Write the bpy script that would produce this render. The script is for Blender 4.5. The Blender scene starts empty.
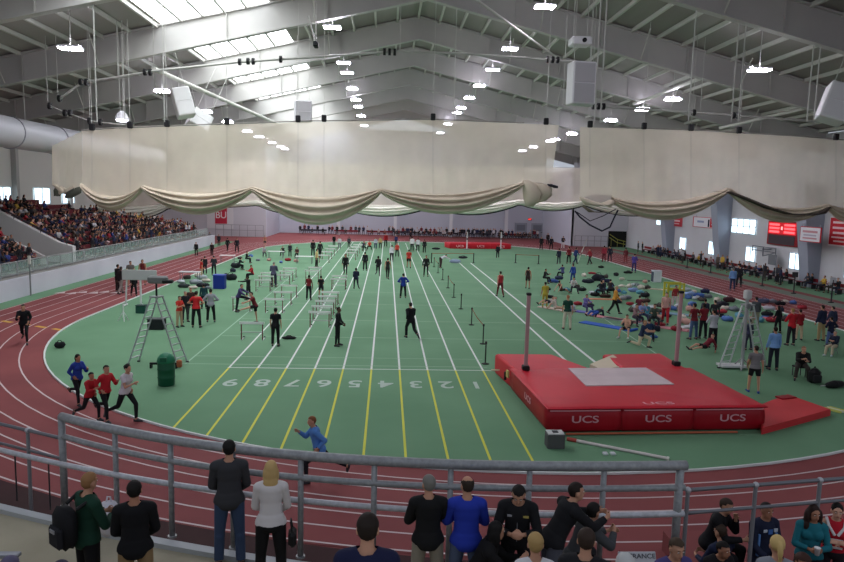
import bpy, bmesh, math, random
import numpy as np
from mathutils import Vector, Matrix, Euler
R=math.radians
PI=math.pi
scene=bpy.context.scene
COL=scene.collection
rnd=random.Random(7)

# ---------------------------------------------------------------- camera
FPX=681.0; EYE=7.0
def _axes():
    cx,cy=422,281
    Y=Vector((387.4-cx,196.7-cy,FPX)).normalized()
    d=Vector((math.cos(R(1.45)),math.sin(R(1.45)),0))
    n=Y.cross(d).normalized()
    if n.y<0: n=-n
    X=n.cross(Y)
    if X.x<0: X=-X
    return X,Y,-n
AX,AY,AZ=_axes()
def ray(x,y):
    r=Vector((x-422,y-281,FPX)); return Vector((r.dot(AX),r.dot(AY),r.dot(AZ)))
def g(x,y,z=0.0):
    r=ray(x,y); t=(z-EYE)/r.z; return Vector((r.x*t,r.y*t,z))
def onY(x,y,Y):
    r=ray(x,y); t=Y/r.y; return Vector((r.x*t,Y,EYE+r.z*t))
def onX(x,y,X):
    r=ray(x,y); t=X/r.x; return Vector((X,r.y*t,EYE+r.z*t))
cam_d=bpy.data.cameras.new('camera'); cam=bpy.data.objects.new('camera',cam_d); COL.objects.link(cam)
cam_d.sensor_width=36; cam_d.lens=FPX/844*36; cam_d.clip_end=500
cam.matrix_world=Matrix(((AX.x,-AX.y,-AX.z,0),(AY.x,-AY.y,-AY.z,0),(AZ.x,-AZ.y,-AZ.z,EYE),(0,0,0,1)))
scene.camera=cam

# ---------------------------------------------------------------- materials
def lin(c):
    c=c/255.0
    return c/12.92 if c<=0.04045 else ((c+0.055)/1.055)**2.4
def rgb(c): return (lin(c[0]),lin(c[1]),lin(c[2]),1)
_mats={}
def mat(col,rough=0.8,metal=0.0,noise=0.0,scale=8.0,emit=0.0,key=None,spec=0.3):
    k=(tuple(col),rough,metal,noise,scale,emit)
    if k in _mats: return _mats[k]
    m=bpy.data.materials.new('surface'); m.use_nodes=True
    nt=m.node_tree; b=nt.nodes['Principled BSDF']
    b.inputs['Base Color'].default_value=rgb(col); b.inputs['Roughness'].default_value=rough
    b.inputs['Metallic'].default_value=metal; b.inputs['Specular IOR Level'].default_value=spec
    if emit:
        b.inputs['Emission Color'].default_value=rgb(col); b.inputs['Emission Strength'].default_value=emit
    if noise:
        tc=nt.nodes.new('ShaderNodeTexCoord'); n=nt.nodes.new('ShaderNodeTexNoise'); n.inputs['Scale'].default_value=scale
        n.inputs['Detail'].default_value=4
        r=nt.nodes.new('ShaderNodeValToRGB'); c=rgb(col)
        r.color_ramp.elements[0].position=0.3; r.color_ramp.elements[1].position=0.7
        r.color_ramp.elements[0].color=tuple(v*(1-noise) for v in c[:3])+(1,)
        r.color_ramp.elements[1].color=tuple(min(1,v*(1+noise)) for v in c[:3])+(1,)
        nt.links.new(tc.outputs['Object'],n.inputs['Vector']); nt.links.new(n.outputs['Fac'],r.inputs['Fac'])
        nt.links.new(r.outputs['Color'],b.inputs['Base Color'])
    _mats[k]=m
    return m

# ---------------------------------------------------------------- mesh helpers
class MB:
    def __init__(s): s.v=[]; s.f=[]
    def add(s,vs,fs):
        o=len(s.v); s.v+= [tuple(v) for v in vs]; s.f+=[tuple(i+o for i in f) for f in fs]; return s
    def box(s,c,d,rz=0.0,rot=None,bev=0.0):
        M=rot if rot is not None else Matrix.Rotation(rz,3,'Z')
        x,y,z=d[0]/2,d[1]/2,d[2]/2; c=Vector(c)
        if bev<=0:
            vs=[c+M@Vector((sx*x,sy*y,sz*z)) for sz in (-1,1) for sx,sy in ((-1,-1),(1,-1),(1,1),(-1,1))]
            return s.add(vs,[(3,2,1,0),(4,5,6,7),(0,1,5,4),(1,2,6,5),(2,3,7,6),(3,0,4,7)])
        b=min(bev,x*.9,y*.9,z*.9); rings=[]
        for (ex,zz) in ((b,-z),(0,-z+b),(0,z-b),(b,z)):
            ring=[]
            for sx,sy in ((-1,-1),(1,-1),(1,1),(-1,1)):
                X,Y=sx*(x-ex),sy*(y-ex)
                k=b if ex==0 else b*.6
                a=(X,Y-sy*k); bb=(X-sx*k,Y)
                ring+= [bb,a] if sx*sy<0 else [a,bb]
            # order around ccw
            ring.sort(key=lambda p: math.atan2(p[1],p[0]))
            rings.append([c+M@Vector((p[0],p[1],zz)) for p in ring])
        return s.loft(rings,True,True)
    def loft(s,rings,cap0=True,cap1=True,closed=True):
        n=len(rings[0]); vs=[p for r in rings for p in r]; fs=[]
        for i in range(len(rings)-1):
            for j in range(n if closed else n-1):
                k=(j+1)%n; fs.append((i*n+j,i*n+k,(i+1)*n+k,(i+1)*n+j))
        if cap0: fs.append(tuple(reversed(range(n))))
        if cap1: fs.append(tuple(range((len(rings)-1)*n,len(rings)*n)))
        return s.add(vs,fs)
    def cone(s,p0,p1,r0,r1=None,n=8,caps=True):
        r1=r0 if r1 is None else r1; p0=Vector(p0); p1=Vector(p1); d=(p1-p0)
        if d.length<1e-6: return s
        d.normalize(); a=d.orthogonal().normalized(); b=d.cross(a)
        ring=lambda p,r:[p+(a*math.cos(t)+b*math.sin(t))*r for t in [2*PI*i/n for i in range(n)]]
        return s.loft([ring(p0,r0),ring(p1,r1)],caps,caps)
    def tube(s,pts,r,n=8,closed=False):
        pts=[Vector(p) for p in pts]; rings=[]; prev=None
        for i,p in enumerate(pts):
            d=(pts[min(i+1,len(pts)-1)]-pts[max(i-1,0)]).normalized()
            a=prev if prev is not None else d.orthogonal().normalized()
            a=(a-d*a.dot(d)).normalized(); prev=a; b=d.cross(a)
            rr=r[i] if isinstance(r,(list,tuple)) else r
            rings.append([p+(a*math.cos(t)+b*math.sin(t))*rr for t in [2*PI*k/n for k in range(n)]])
        return s.loft(rings)
    def lathe(s,c,prof,n=16):
        c=Vector(c); rings=[[c+Vector((r*math.cos(2*PI*k/n),r*math.sin(2*PI*k/n),z)) for k in range(n)] for r,z in prof]
        return s.loft(rings)
    def ell(s,c,rad,M=None,nu=12,nv=8):
        c=Vector(c); M=M or Matrix.Identity(3); rings=[]
        for i in range(nv+1):
            t=PI*(i+.0)/nv; t=min(max(t,.12),PI-.12)
            rings.append([c+M@Vector((rad[0]*math.sin(t)*math.cos(2*PI*k/nu),rad[1]*math.sin(t)*math.sin(2*PI*k/nu),-rad[2]*math.cos(t))) for k in range(nu)])
        return s.loft(rings)
    def quad(s,a,b,c,d): return s.add([a,b,c,d],[(0,1,2,3)])
    def poly(s,pts): return s.add(pts,[tuple(range(len(pts)))])
    def prism(s,pts,z0,z1):
        return s.loft([[Vector((p[0],p[1],z0)) for p in pts],[Vector((p[0],p[1],z1)) for p in pts]])
    def mesh(s,name,smooth=False):
        me=bpy.data.meshes.new(name); me.from_pydata(s.v,[],s.f); me.update()
        if smooth: me.shade_smooth()
        return me
    def obj(s,name,m,parent=None,smooth=False,label=None,kind=None):
        me=s.mesh(name,smooth); me.materials.append(m)
        return link(name,me,parent,label,kind)
def link(name,data,parent=None,label=None,kind=None):
    o=bpy.data.objects.new(name,data); COL.objects.link(o)
    if parent: o.parent=parent
    if label: o['label']=label
    if kind: o['kind']=kind
    return o
def thing(name,label,cat,loc=(0,0,0),rz=0.0,group=None):
    o=bpy.data.objects.new(name,None); COL.objects.link(o); o.location=loc; o.rotation_euler=(0,0,rz)
    o.empty_display_size=.1
    o['label']=label; o['category']=cat
    if group: o['group']=group
    return o
def tag(o,label,cat,group=None):
    o['label']=label; o['category']=cat
    if group: o['group']=group
    return o
def struct(name,mb,m,smooth=False,parent=None):
    o=mb.obj(name,m,parent,smooth)
    if not parent: o['kind']='structure'
    return o
def dup(root,loc=None,rz=None,label=None,group=None):
    r=root.copy(); COL.objects.link(r)
    if loc is not None: r.location=loc
    if rz is not None: r.rotation_euler=(0,0,rz)
    if label: r['label']=label
    if group: r['group']=group
    def rec(a,b):
        for ch in a.children:
            c=ch.copy(); COL.objects.link(c); c.parent=b; rec(ch,c)
    rec(root,r)
    return r
def text_mesh(t,size,depth=0.004,sx=1.0):
    cu=bpy.data.curves.new('lettering','FONT'); cu.body=t; cu.size=size; cu.align_x='CENTER'; cu.align_y='CENTER'; cu.extrude=depth; cu.offset=size*.012
    o=bpy.data.objects.new('lettering',cu); COL.objects.link(o)
    dg=bpy.context.evaluated_depsgraph_get(); me=bpy.data.meshes.new_from_object(o.evaluated_get(dg))
    bpy.data.objects.remove(o); bpy.data.curves.remove(cu)
    if sx!=1: me.transform(Matrix.Diagonal((sx,1,1,1)))
    return me
def text(name,t,size,m,loc,rot,parent=None,sx=1.0,depth=.004,label=None,kind=None):
    me=text_mesh(t,size,depth,sx); me.materials.clear(); me.materials.append(m)
    o=link(name,me,parent,label,kind); o.location=loc; o.rotation_euler=rot
    return o
ORD=['zeroth','first','second','third','fourth','fifth','sixth','seventh','eighth','ninth','tenth','eleventh','twelfth','thirteenth','fourteenth','fifteenth','sixteenth','seventeenth','eighteenth','nineteenth','twentieth']
TENS={20:'twenty',30:'thirty',40:'forty',50:'fifty',60:'sixty',70:'seventy',80:'eighty',90:'ninety'}
def ordn(n):
    if n<=20: return ORD[n]
    if n>=100: return 'hundredth' if n==100 else 'hundred-and-'+ordn(n-100)
    t=n//10*10
    return (TENS[t][:-1]+'ieth') if n%10==0 else TENS[t]+'-'+ORD[n%10]
LAMP=80.0; SKYL=4.6; PANE=1.6; UPL=.4; AMB=.42
EXPO=0.36
# ---------------------------------------------------------------- people
# local frame: faces -Y, left = +X, feet at z=0
def _dir(a,b,sx):           # a = flexion forward, b = abduction outward
    return Vector((sx*math.sin(R(b)),-math.sin(R(a))*math.cos(R(b)),-math.cos(R(a))*math.cos(R(b))))
DEF=dict(lean=2,side=0,twist=0,head=(0,0),aL=(5,10,15,0),aR=(5,10,15,0),lL=(2,4,3),lR=(-2,4,3),seat=None,roll=None,lift=0,foot=(0,0),curl=25)
POSES=dict(
 stand=dict(),
 stand2=dict(aL=(10,12,30,10),aR=(-5,14,10,0),lL=(8,6,10),lR=(-4,6,2),head=(-5,20)),
 fold=dict(aL=(25,14,95,55),aR=(25,14,95,55),head=(-4,0),lL=(2,6,2),lR=(0,6,2)),
 hips=dict(aL=(-12,40,80,50),aR=(-12,40,80,50),lL=(2,8,2),lR=(0,8,2)),
 phone=dict(aL=(20,12,100,35),aR=(20,12,95,40),head=(-28,0),lL=(4,5,4),lR=(-2,5,3)),
 walk=dict(lean=4,lL=(24,2,8),lR=(-16,2,18),aL=(-18,8,18,0),aR=(22,8,24,0)),
 jog=dict(lean=8,lL=(38,2,40),lR=(-22,2,45),aL=(-38,10,85,15),aR=(28,10,90,20)),
 jog2=dict(lean=6,lL=(-18,2,62),lR=(22,2,18),aL=(30,10,95,25),aR=(-34,10,85,15)),
 run=dict(lean=14,lL=(48,2,52),lR=(-42,2,22),aL=(-50,10,90,10),aR=(40,10,92,20)),
 reach=dict(aL=(80,20,10,0),aR=(5,10,15,0),lL=(6,6,4),lR=(-4,6,3)),
 bend=dict(lean=70,aL=(70,6,10,0),aR=(60,6,15,0),lL=(8,6,12),lR=(-2,6,10),head=(10,0)),
 stretch=dict(lean=18,lL=(82,6,8),lR=(-4,3,4),aL=(60,8,15,10),aR=(45,14,20,0)),
 kneel=dict(lean=10,lL=(75,6,85),lR=(-8,4,95),aL=(45,10,50,20),aR=(50,10,40,20),head=(-10,0)),
 ground=dict(lean=8,lL=(88,18,70),lR=(86,18,80),aL=(45,14,60,20),aR=(40,16,60,20),head=(-10,0)),
 ground2=dict(lean=-22,lL=(84,8,8),lR=(95,6,45),aL=(-35,14,5,0),aR=(-40,14,5,0)),
 recline=dict(lean=-48,lL=(86,6,6),lR=(100,6,40),aL=(-25,14,30,0),aR=(-62,14,10,0),head=(-25,0)),
 lie=dict(lean=-82,lL=(84,6,4),lR=(100,8,40),aL=(10,20,90,60),aR=(10,14,20,0)),
 chair=dict(lean=4,lL=(84,8,84),lR=(84,8,88),aL=(25,8,55,25),aR=(28,8,60,30),head=(-8,0)),
 chair2=dict(lean=26,lL=(84,12,90),lR=(82,12,86),aL=(42,8,60,25),aR=(48,6,70,40),head=(10,20)),
 chair3=dict(lean=-4,lL=(88,6,84),lR=(84,10,80),aL=(35,6,85,55),aR=(35,6,80,55),head=(0,-25)),
 leanrail=dict(lean=30,aL=(52,8,45,25),aR=(50,8,50,25),lL=(4,5,3),lR=(-10,5,3),head=(16,-10)),
 lookdown=dict(lean=6,aL=(18,16,85,50),aR=(18,16,82,50),head=(-32,0),lL=(2,6,3),lR=(0,6,3)),
 handface=dict(lean=16,lL=(84,12,90),lR=(82,12,86),aL=(38,6,138,22),aR=(38,8,60,35),head=(-6,0)),
 hold=dict(aL=(18,14,80,45),aR=(18,14,78,45),head=(-6,15),lL=(2,6,3),lR=(0,6,3)),
 backhand=dict(aL=(12,10,45,35),aR=(12,10,40,30),lL=(2,5,2),lR=(-2,5,2)),
 tall=dict(aL=(150,16,20,0),aR=(5,10,15,0)),
)
def skeleton(pose,female=False):
    p=dict(DEF); p.update(POSES[pose])
    J={}
    H=Vector((0,0,0.94))
    ln=R(p['lean']); spine=Vector((0,-math.sin(ln),math.cos(ln))); fwd=Vector((0,-math.cos(ln),-math.sin(ln)))
    sp=lambda h,f=0.0,x=0.0:H+spine*h+fwd*f+Vector((x,0,0))
    J['spine']=(spine,fwd)
    sw=.158 if female else .174
    hy,ht=R(p['head'][1]),p['head'][0]
    J['neck']=sp(.50); J['nb']=sp(.535,.005)
    hl=p['lean']*.45 if p['lean']<60 else p['lean']*.7
    a=R(hl-ht); hup=Vector((0,-math.sin(a),math.cos(a))); hf=Vector((math.sin(hy)*math.cos(a)*1,-math.cos(hy)*math.cos(a),-math.sin(a))).normalized()
    hf=(hf-hup*hf.dot(hup)).normalized(); hx=hf.cross(hup)*-1
    J['hc']=sp(.59,.01)+hup*.088+hf*.012; J['hM']=(hx,hf,hup)
    for s,sx in (('L',1),('R',-1)):
        sh=sp(.455,0,sx*sw); J['sh'+s]=sh
        fa,ab,el,inw=p['a'+s]
        d=_dir(fa+p['lean']*.0,ab,sx); el_=sh+d*.295; J['el'+s]=el_
        d2=_dir(fa+el,ab*.3,sx); d2=(d2+Vector((-sx*math.tan(R(inw)),0,0))*1.0 if inw else d2).normalized()
        J['wr'+s]=el_+d2*.255; J['hd'+s]=d2
        hj=H+Vector((sx*.092,0,-.01))
        fl,lab,kn=p['l'+s]
        d=_dir(fl,lab,sx); k=hj+d*.435; d2=_dir(fl-kn,lab*.4,sx); an=k+d2*.425
        J['hip'+s]=hj; J['kn'+s]=k; J['an'+s]=an
        # foot direction: perpendicular to shin towards the front
        fd=(Vector((sx*.18,-1,0)))
        shin=(an-k).normalized()
        if pose in('ground','ground2','recline','lie') or abs(fl-kn)>50: 
            fd=fd-shin*fd.dot(shin); fd=(fd+shin*.25) if shin.z<-.1 else Vector((sx*.15,-.25,.95)) if abs(shin.y)>.7 and shin.y<0 else shin*.9+Vector((0,-.1,-.3))
        elif fl-kn<-25: fd=fd*.8+Vector((0,0,-.6))
        J['toe'+s]=an+fd.normalized()*.17+(Vector((0,0,-.045)) if abs(fd.z)<.3 else Vector((0,0,0)))
        J['heel'+s]=an+shin*.045-fd.normalized()*.045
    return p,J,sp,spine,fwd
class Prim:  # tapered capsule or ellipsoid with a body tag
    def __init__(s,tag,a,b,r0,r1,M=None): s.tag,s.a,s.b,s.r0,s.r1,s.M=tag,Vector(a),Vector(b) if M is None else b,r0,r1,M
def body_prims(pose,female=False,fine=True):
    p,J,sp,spine,fwd=skeleton(pose,female); P=[]
    X=Vector((1,0,0)); TM=Matrix((X,-fwd,spine)).transposed()
    def cap(t,a,b,r0,r1): P.append(Prim(t,a,b,r0,r1))
    def ell(t,c,rad,M=TM): P.append(Prim(t,c,Vector(rad),0,0,M))
    k=.93 if female else 1.0
    ell('chest',sp(.36,.01),(.152*k,.106,.19)); ell('chest',sp(.43,-.015),(.155*k,.085,.09)); ell('belly',sp(.2,.01),(.138*k,.1,.2)); ell('belly',sp(.12,.006),(.142*k,.103,.16)); ell('pelvis',sp(.03,.0),(.16,.112,.125))
    ell('pelvis',sp(-.03,-.045),(.14,.085,.09))
    if female: ell('chest',sp(.35,.075,.07),(.07,.06,.07)); ell('chest',sp(.35,.075,-.07),(.07,.06,.07))
    cap('neck',sp(.47,-.01),J['hc']-J['hM'][2]*.05,.06*k,.052*k)
    hx,hf,hu=J['hM']; HM=Matrix((hx,-hf,hu)).transposed(); hc=J['hc']
    ell('head',hc+hu*.02-hf*.008,(.076,.094,.097),HM); ell('head',hc-hu*.045+hf*.022,(.06,.068,.075),HM)
    if fine:
        ell('head',hc-hu*.098+hf*.058,(.026,.024,.02),HM)
        cap('head',hc+hu*.015+hf*.088,hc-hu*.028+hf*.104,.011,.016)
        cap('head',hc+hu*.03+hf*.078-hx*.035,hc+hu*.03+hf*.078+hx*.035,.014,.014)
        cap('head',hc-hu*.058+hf*.083-hx*.016,hc-hu*.058+hf*.083+hx*.016,.01,.01)
        for sx in (1,-1): ell('ear',hc+hx*sx*.078-hu*.012-hf*.008,(.012,.022,.034),HM)
    for s,sx in (('L',1),('R',-1)):
        cap('sho',sp(.49,-.01,sx*.05),J['sh'+s],.055,.06*k)
        cap('uarm',J['sh'+s],J['el'+s],.052*k,.041*k); cap('farm',J['el'+s],J['wr'+s],.041*k,.026*k)
        d=J['hd'+s]; w=J['wr'+s]
        # hand frame: palm normal faces the thigh / midline
        nrm=Vector((-sx,0,0)); nrm=(nrm-d*nrm.dot(d))
        if nrm.length<.2: nrm=Vector((0,-1,0))-d*(-d.y)
        nrm.normalize(); lat=d.cross(nrm).normalized()
        if lat.dot(Vector((0,-1,.3)))<0: lat=-lat     # thumb side forward / up
        HMm=Matrix((lat,nrm,d)).transposed()
        ell('hand',w+d*.05,(.042,.019,.056),HMm); cap('hand',w-d*.01,w+d*.02,.027,.027)
        if fine:
            for i,(o,l) in enumerate(((.03,.07),(.0105,.08),(-.0095,.075),(-.029,.058))):
                c=R(22+6*i); b0=w+d*.088+lat*o; d1=(d*math.cos(c)+nrm*math.sin(c)); c2=R(60+8*i); d2=(d*math.cos(c2)+nrm*math.sin(c2))
                cap('hand',b0,b0+d1*l*.52,.0095,.0088); cap('hand',b0+d1*l*.52,b0+d1*l*.52+d2*l*.48,.0088,.0075)
            t0=w+d*.03+lat*.035; td=(lat*.75+d*.65+nrm*.25).normalized(); td2=(d*.9+nrm*.4+lat*.15).normalized()
            cap('hand',t0,t0+td*.04,.0125,.0105); cap('hand',t0+td*.04,t0+td*.04+td2*.03,.0105,.0085)
        cap('thigh',J['hip'+s]+Vector((0,0,0)),J['kn'+s],.088,.056); cap('shin',J['kn'+s],J['an'+s],.055,.036)
        kk=J['kn'+s]; an=J['an'+s]; ax=(an-kk).normalized(); bk=Vector((0,1,0)); bk=bk-ax*bk.dot(ax)
        if bk.length>.2: cap('calf',kk.lerp(an,.15)+bk.normalized()*.018,kk.lerp(an,.5)+bk.normalized()*.012,.047,.034)
        cap('foot'+s,J['an'+s],J['heel'+s],.036,.038); cap('foot'+s,J['heel'+s],J['toe'+s],.038,.03)
        cap('foot'+s,J['an'+s],J['toe'+s],.036,.026)
    return P,J
def prim_mesh(mb,p,n=10):
    if p.M is not None: mb.ell(p.a,p.b,p.M,14,10); return
    d=p.b-p.a; L=d.length; d=d.normalized() if L>1e-6 else Vector((0,0,1)); a=d.orthogonal().normalized(); b=d.cross(a); rings=[]
    for t in (-80,-50,-20): rings.append((p.a+d*p.r0*math.sin(R(t)),p.r0*math.cos(R(t))))
    rings.append((p.a,p.r0)); rings.append((p.b,p.r1))
    for t in (20,50,80): rings.append((p.b+d*p.r1*math.sin(R(t)),p.r1*math.cos(R(t))))
    mb.loft([[c+(a*math.cos(2*PI*k/n)+b*math.sin(2*PI*k/n))*r for k in range(n)] for c,r in rings])
def remesh(mb,voxel):
    me=mb.mesh('tmp'); o=bpy.data.objects.new('tmp',me); COL.objects.link(o)
    m=o.modifiers.new('r','REMESH'); m.mode='VOXEL'; m.voxel_size=voxel
    dg=bpy.context.evaluated_depsgraph_get(); r=bpy.data.meshes.new_from_object(o.evaluated_get(dg))
    bpy.data.objects.remove(o); bpy.data.meshes.remove(me)
    n=len(r.vertices); V=np.empty(n*3,np.float32); r.vertices.foreach_get('co',V); V=V.reshape(-1,3).astype(np.float64)
    F=np.array([tuple(q.vertices)[:4] if len(q.vertices)>=4 else tuple(q.vertices)+(q.vertices[2],) for q in r.polygons])
    bpy.data.meshes.remove(r)
    return V,F
def smooth(V,F,it,f=.5,mask=None):
    e=np.concatenate([F[:,[0,1]],F[:,[1,2]],F[:,[2,3]],F[:,[3,0]]]); e=e[e[:,0]!=e[:,1]]
    for _ in range(it):
        S=np.zeros_like(V); C=np.zeros(len(V))
        np.add.at(S,e[:,0],V[e[:,1]]); np.add.at(S,e[:,1],V[e[:,0]]); np.add.at(C,e[:,0],1); np.add.at(C,e[:,1],1)
        A=S/np.maximum(C,1)[:,None]; d=(A-V)*f
        if mask is not None: d*=mask[:,None]
        V=V+d
    return V
def normals(V,F):
    n=np.cross(V[F[:,2]]-V[F[:,0]],V[F[:,3]]-V[F[:,1]]); N=np.zeros_like(V)
    for k in range(4): np.add.at(N,F[:,k],n)
    return N/np.maximum(np.linalg.norm(N,axis=1),1e-9)[:,None]
def classify(V,P):
    best=np.full(len(V),1e9); idx=np.zeros(len(V),int); T=np.zeros(len(V))
    for i,p in enumerate(P):
        a=np.array(p.a)
        if p.M is not None:
            q=(V-a)@np.array(p.M); q=q/np.array(p.b); d=(np.linalg.norm(q,axis=1)-1)*min(p.b); t=np.zeros(len(V))
        else:
            b=np.array(p.b); ab=b-a; L=max(ab@ab,1e-9); t=np.clip((V-a)@ab/L,0,1)
            d=np.linalg.norm(V-a-t[:,None]*ab,axis=1)-(p.r0+(p.r1-p.r0)*t)
        m=d<best; best[m]=d[m]; idx[m]=i; T[m]=t[m]
    tags=np.array([p.tag for p in P])[idx]
    return tags,T
def sub(V,F,mask,off,N,sm=2):
    fm=mask[F].all(axis=1); F2=F[fm]
    if len(F2)==0: return None
    u,inv=np.unique(F2,return_inverse=True); F2=inv.reshape(-1,4); W=V[u]+N[u]*(off[u][:,None] if hasattr(off,'__len__') else off)
    lab=np.arange(len(W))            # keep the largest connected piece
    while True:
        m=lab[F2].min(axis=1); l2=lab.copy()
        for k in range(4): np.minimum.at(l2,F2[:,k],m)
        l2=l2[l2]
        if (l2==lab).all(): break
        lab=l2
    fl=lab[F2[:,0]]; ids,ct=np.unique(fl,return_counts=True)
    if len(ids)>1:
        F2=F2[fl==ids[ct.argmax()]]; u,inv=np.unique(F2,return_inverse=True); F2=inv.reshape(-1,4); W=W[u]
    W=smooth(W,F2,sm,.5)
    return W,F2
def npmesh(name,V,F):
    me=bpy.data.meshes.new(name); me.from_pydata(V.tolist(),[],[ (int(a),int(b),int(c)) if c==d else (int(a),int(b),int(c),int(d)) for a,b,c,d in F]); me.update(); me.shade_smooth(); return me
_pc={}
def person_parts(pose,top='long',bot='long',hair='short',female=False,voxel=.016,seat=None):
    """dict of meshes body/top/bottom/shoes/hair for a pose, z=0 at the lowest point; also key points"""
    key=(pose,top,bot,hair,female,voxel)
    if key in _pc: return _pc[key]
    bk=(pose,female,voxel)
    if bk not in _pc:
        P,J=body_prims(pose,female,voxel<.025); mb=MB()
        for p in P: prim_mesh(mb,p)
        V,F=remesh(mb,voxel)
        P2=[q for q in P]
        tags,T=classify(V,P2)
        V=smooth(V,F,int(.00032/voxel**2)+1 if voxel<.025 else 1,.5,np.isin(tags,('chest','belly','pelvis','sho','neck'))*1.0); V=smooth(V,F,2 if voxel<.025 else 1,.5); zmin=V[:,2].min(); N=normals(V,F)
        _pc[bk]=(V,F,tags,T,N,zmin,J)
    V,F,tags,T,N,zmin,J=_pc[bk]
    is_=lambda *t: np.isin(tags,t)
    sp,fw=J['spine']; H0=np.array((0,0,.94)); hs=(V-H0)@np.array(sp)
    hx,hf,hu=[np.array(q) for q in J['hM']]; hc=np.array(J['hc']); hq=V-hc; hh=hq@hu; hfw=hq@hf
    out={}
    sh=np.array((0,0,-zmin))
    hip=is_('pelvis')|is_('thigh')|is_('shin','calf')|(is_('belly')&(hs<.13))
    if bot=='long': m=hip&~(is_('shin')&(T>.97))
    elif bot=='short': m=hip&~is_('shin','calf')&~(is_('thigh')&(T>.72))
    elif bot=='tight': m=hip&~(is_('shin')&(T>.97))
    r=sub(V,F,m,{'long':.019,'short':.02,'tight':.008}[bot]+.012*((bot=='long')*is_('shin')*T),N,3); out['bottom']=npmesh('trousers',r[0]+sh,r[1])
    torso=is_('chest','belly','sho')|(is_('neck')&(hs<.525))
    lo=-.04 if top in('long','jacket','short') else .03
    if top=='jacket': lo=-.10
    torso|=(is_('pelvis')|(is_('thigh')&(T<.1)))&(hs>lo)
    if top in('long','jacket'): m=torso|is_('uarm')|(is_('farm')&(T<.93))
    elif top=='short': m=torso|(is_('uarm')&(T<.62))
    else: m=(torso&~(is_('sho')&(T>.75)))&~(is_('neck'))
    off={'long':.018,'jacket':.024,'short':.018,'tank':.016}[top]
    r=sub(V,F,m,off+0.008*(hs<.1)*1.0,N,7 if voxel<.014 else 3); out['top']=npmesh('top',r[0]+sh,r[1])
    for s_ in 'LR':
        r=sub(V,F,is_('foot'+s_),.008,N,2); out['shoe'+s_]=npmesh('shoe',r[0]+sh,r[1])
    hm=is_('head')&( (hh>.062)|((hfw<.02)&(hh>.0))|((hfw<-.025)&(hh>-.075)) )
    if hair=='bald': hm=is_('head')&(((hfw<.01)&(hh>-.01)&(hh<.075))|((hfw<-.025)&(hh>-.075)&(hh<.082)))
    off=np.where(hh>.03,.014,.009)
    r=sub(V,F,hm,off,N,2); HV,HF=r[0]+sh,r[1]
    if hair in('long','pony','bun','curly'):
        mb=MB(); hcv=Vector(hc)+Vector((0,0,-zmin)); X,Fw,U=[Vector(q) for q in (hx,hf,hu)]; M=Matrix((X,-Fw,U)).transposed()
        if hair=='long':
            mb.ell(hcv-Fw*.05-U*.04,(.096,.065,.12),M); mb.ell(hcv-Fw*.075-U*.16,(.1,.042,.1),M); [mb.ell(hcv+X*sx*.075-U*.07-Fw*.02,(.03,.05,.11),M) for sx in (1,-1)]; [mb.ell(hcv+X*q_-Fw*.085-U*.235,(.03,.03,.055),M) for q_ in (-.07,-.02,.03,.075)]
        elif hair=='curly':
            mb.ell(hcv-Fw*.05-U*.05,(.12,.07,.13),M); mb.ell(hcv-Fw*.06-U*.2,(.14,.06,.14),M)
            for sx in (1,-1): mb.ell(hcv+X*sx*.09-U*.08-Fw*.01,(.045,.06,.13),M); mb.ell(hcv+X*sx*.1-U*.22+Fw*.02,(.045,.05,.11),M)
        elif hair=='pony':
            mb.ell(hcv-Fw*.1+U*.05,(.03,.03,.03),M); mb.ell(hcv-Fw*.13-U*.03,(.034,.032,.09),M); mb.ell(hcv-Fw*.12-U*.12,(.022,.02,.06),M)
        else: mb.ell(hcv-Fw*.1+U*.04,(.045,.04,.045),M)
        mb.ell(hcv+U*.032-Fw*.018,(.085,.096,.1),M); HV,HF=remesh(mb,max(voxel,.012)); HV=smooth(HV,HF,2,.5)
    out['hair']=npmesh('hair',HV,HF)
    if ('body',)+bk not in _pc: _pc[('body',)+bk]=npmesh('body',V+sh,F)
    out['body']=_pc[('body',)+bk]
    out['J']=J; out['dz']=-zmin; out['h']=V[:,2].max()-zmin
    _pc[key]=out
    return out
SKIN=[(196,146,120),(178,126,100),(96,66,52),(210,160,136)]
def inst(name,me,m,parent,label=None):
    o=link(name,me,parent,label)
    if len(me.materials)==0: me.materials.append(None)
    o.material_slots[0].link='OBJECT'; o.material_slots[0].material=m
    return o
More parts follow.
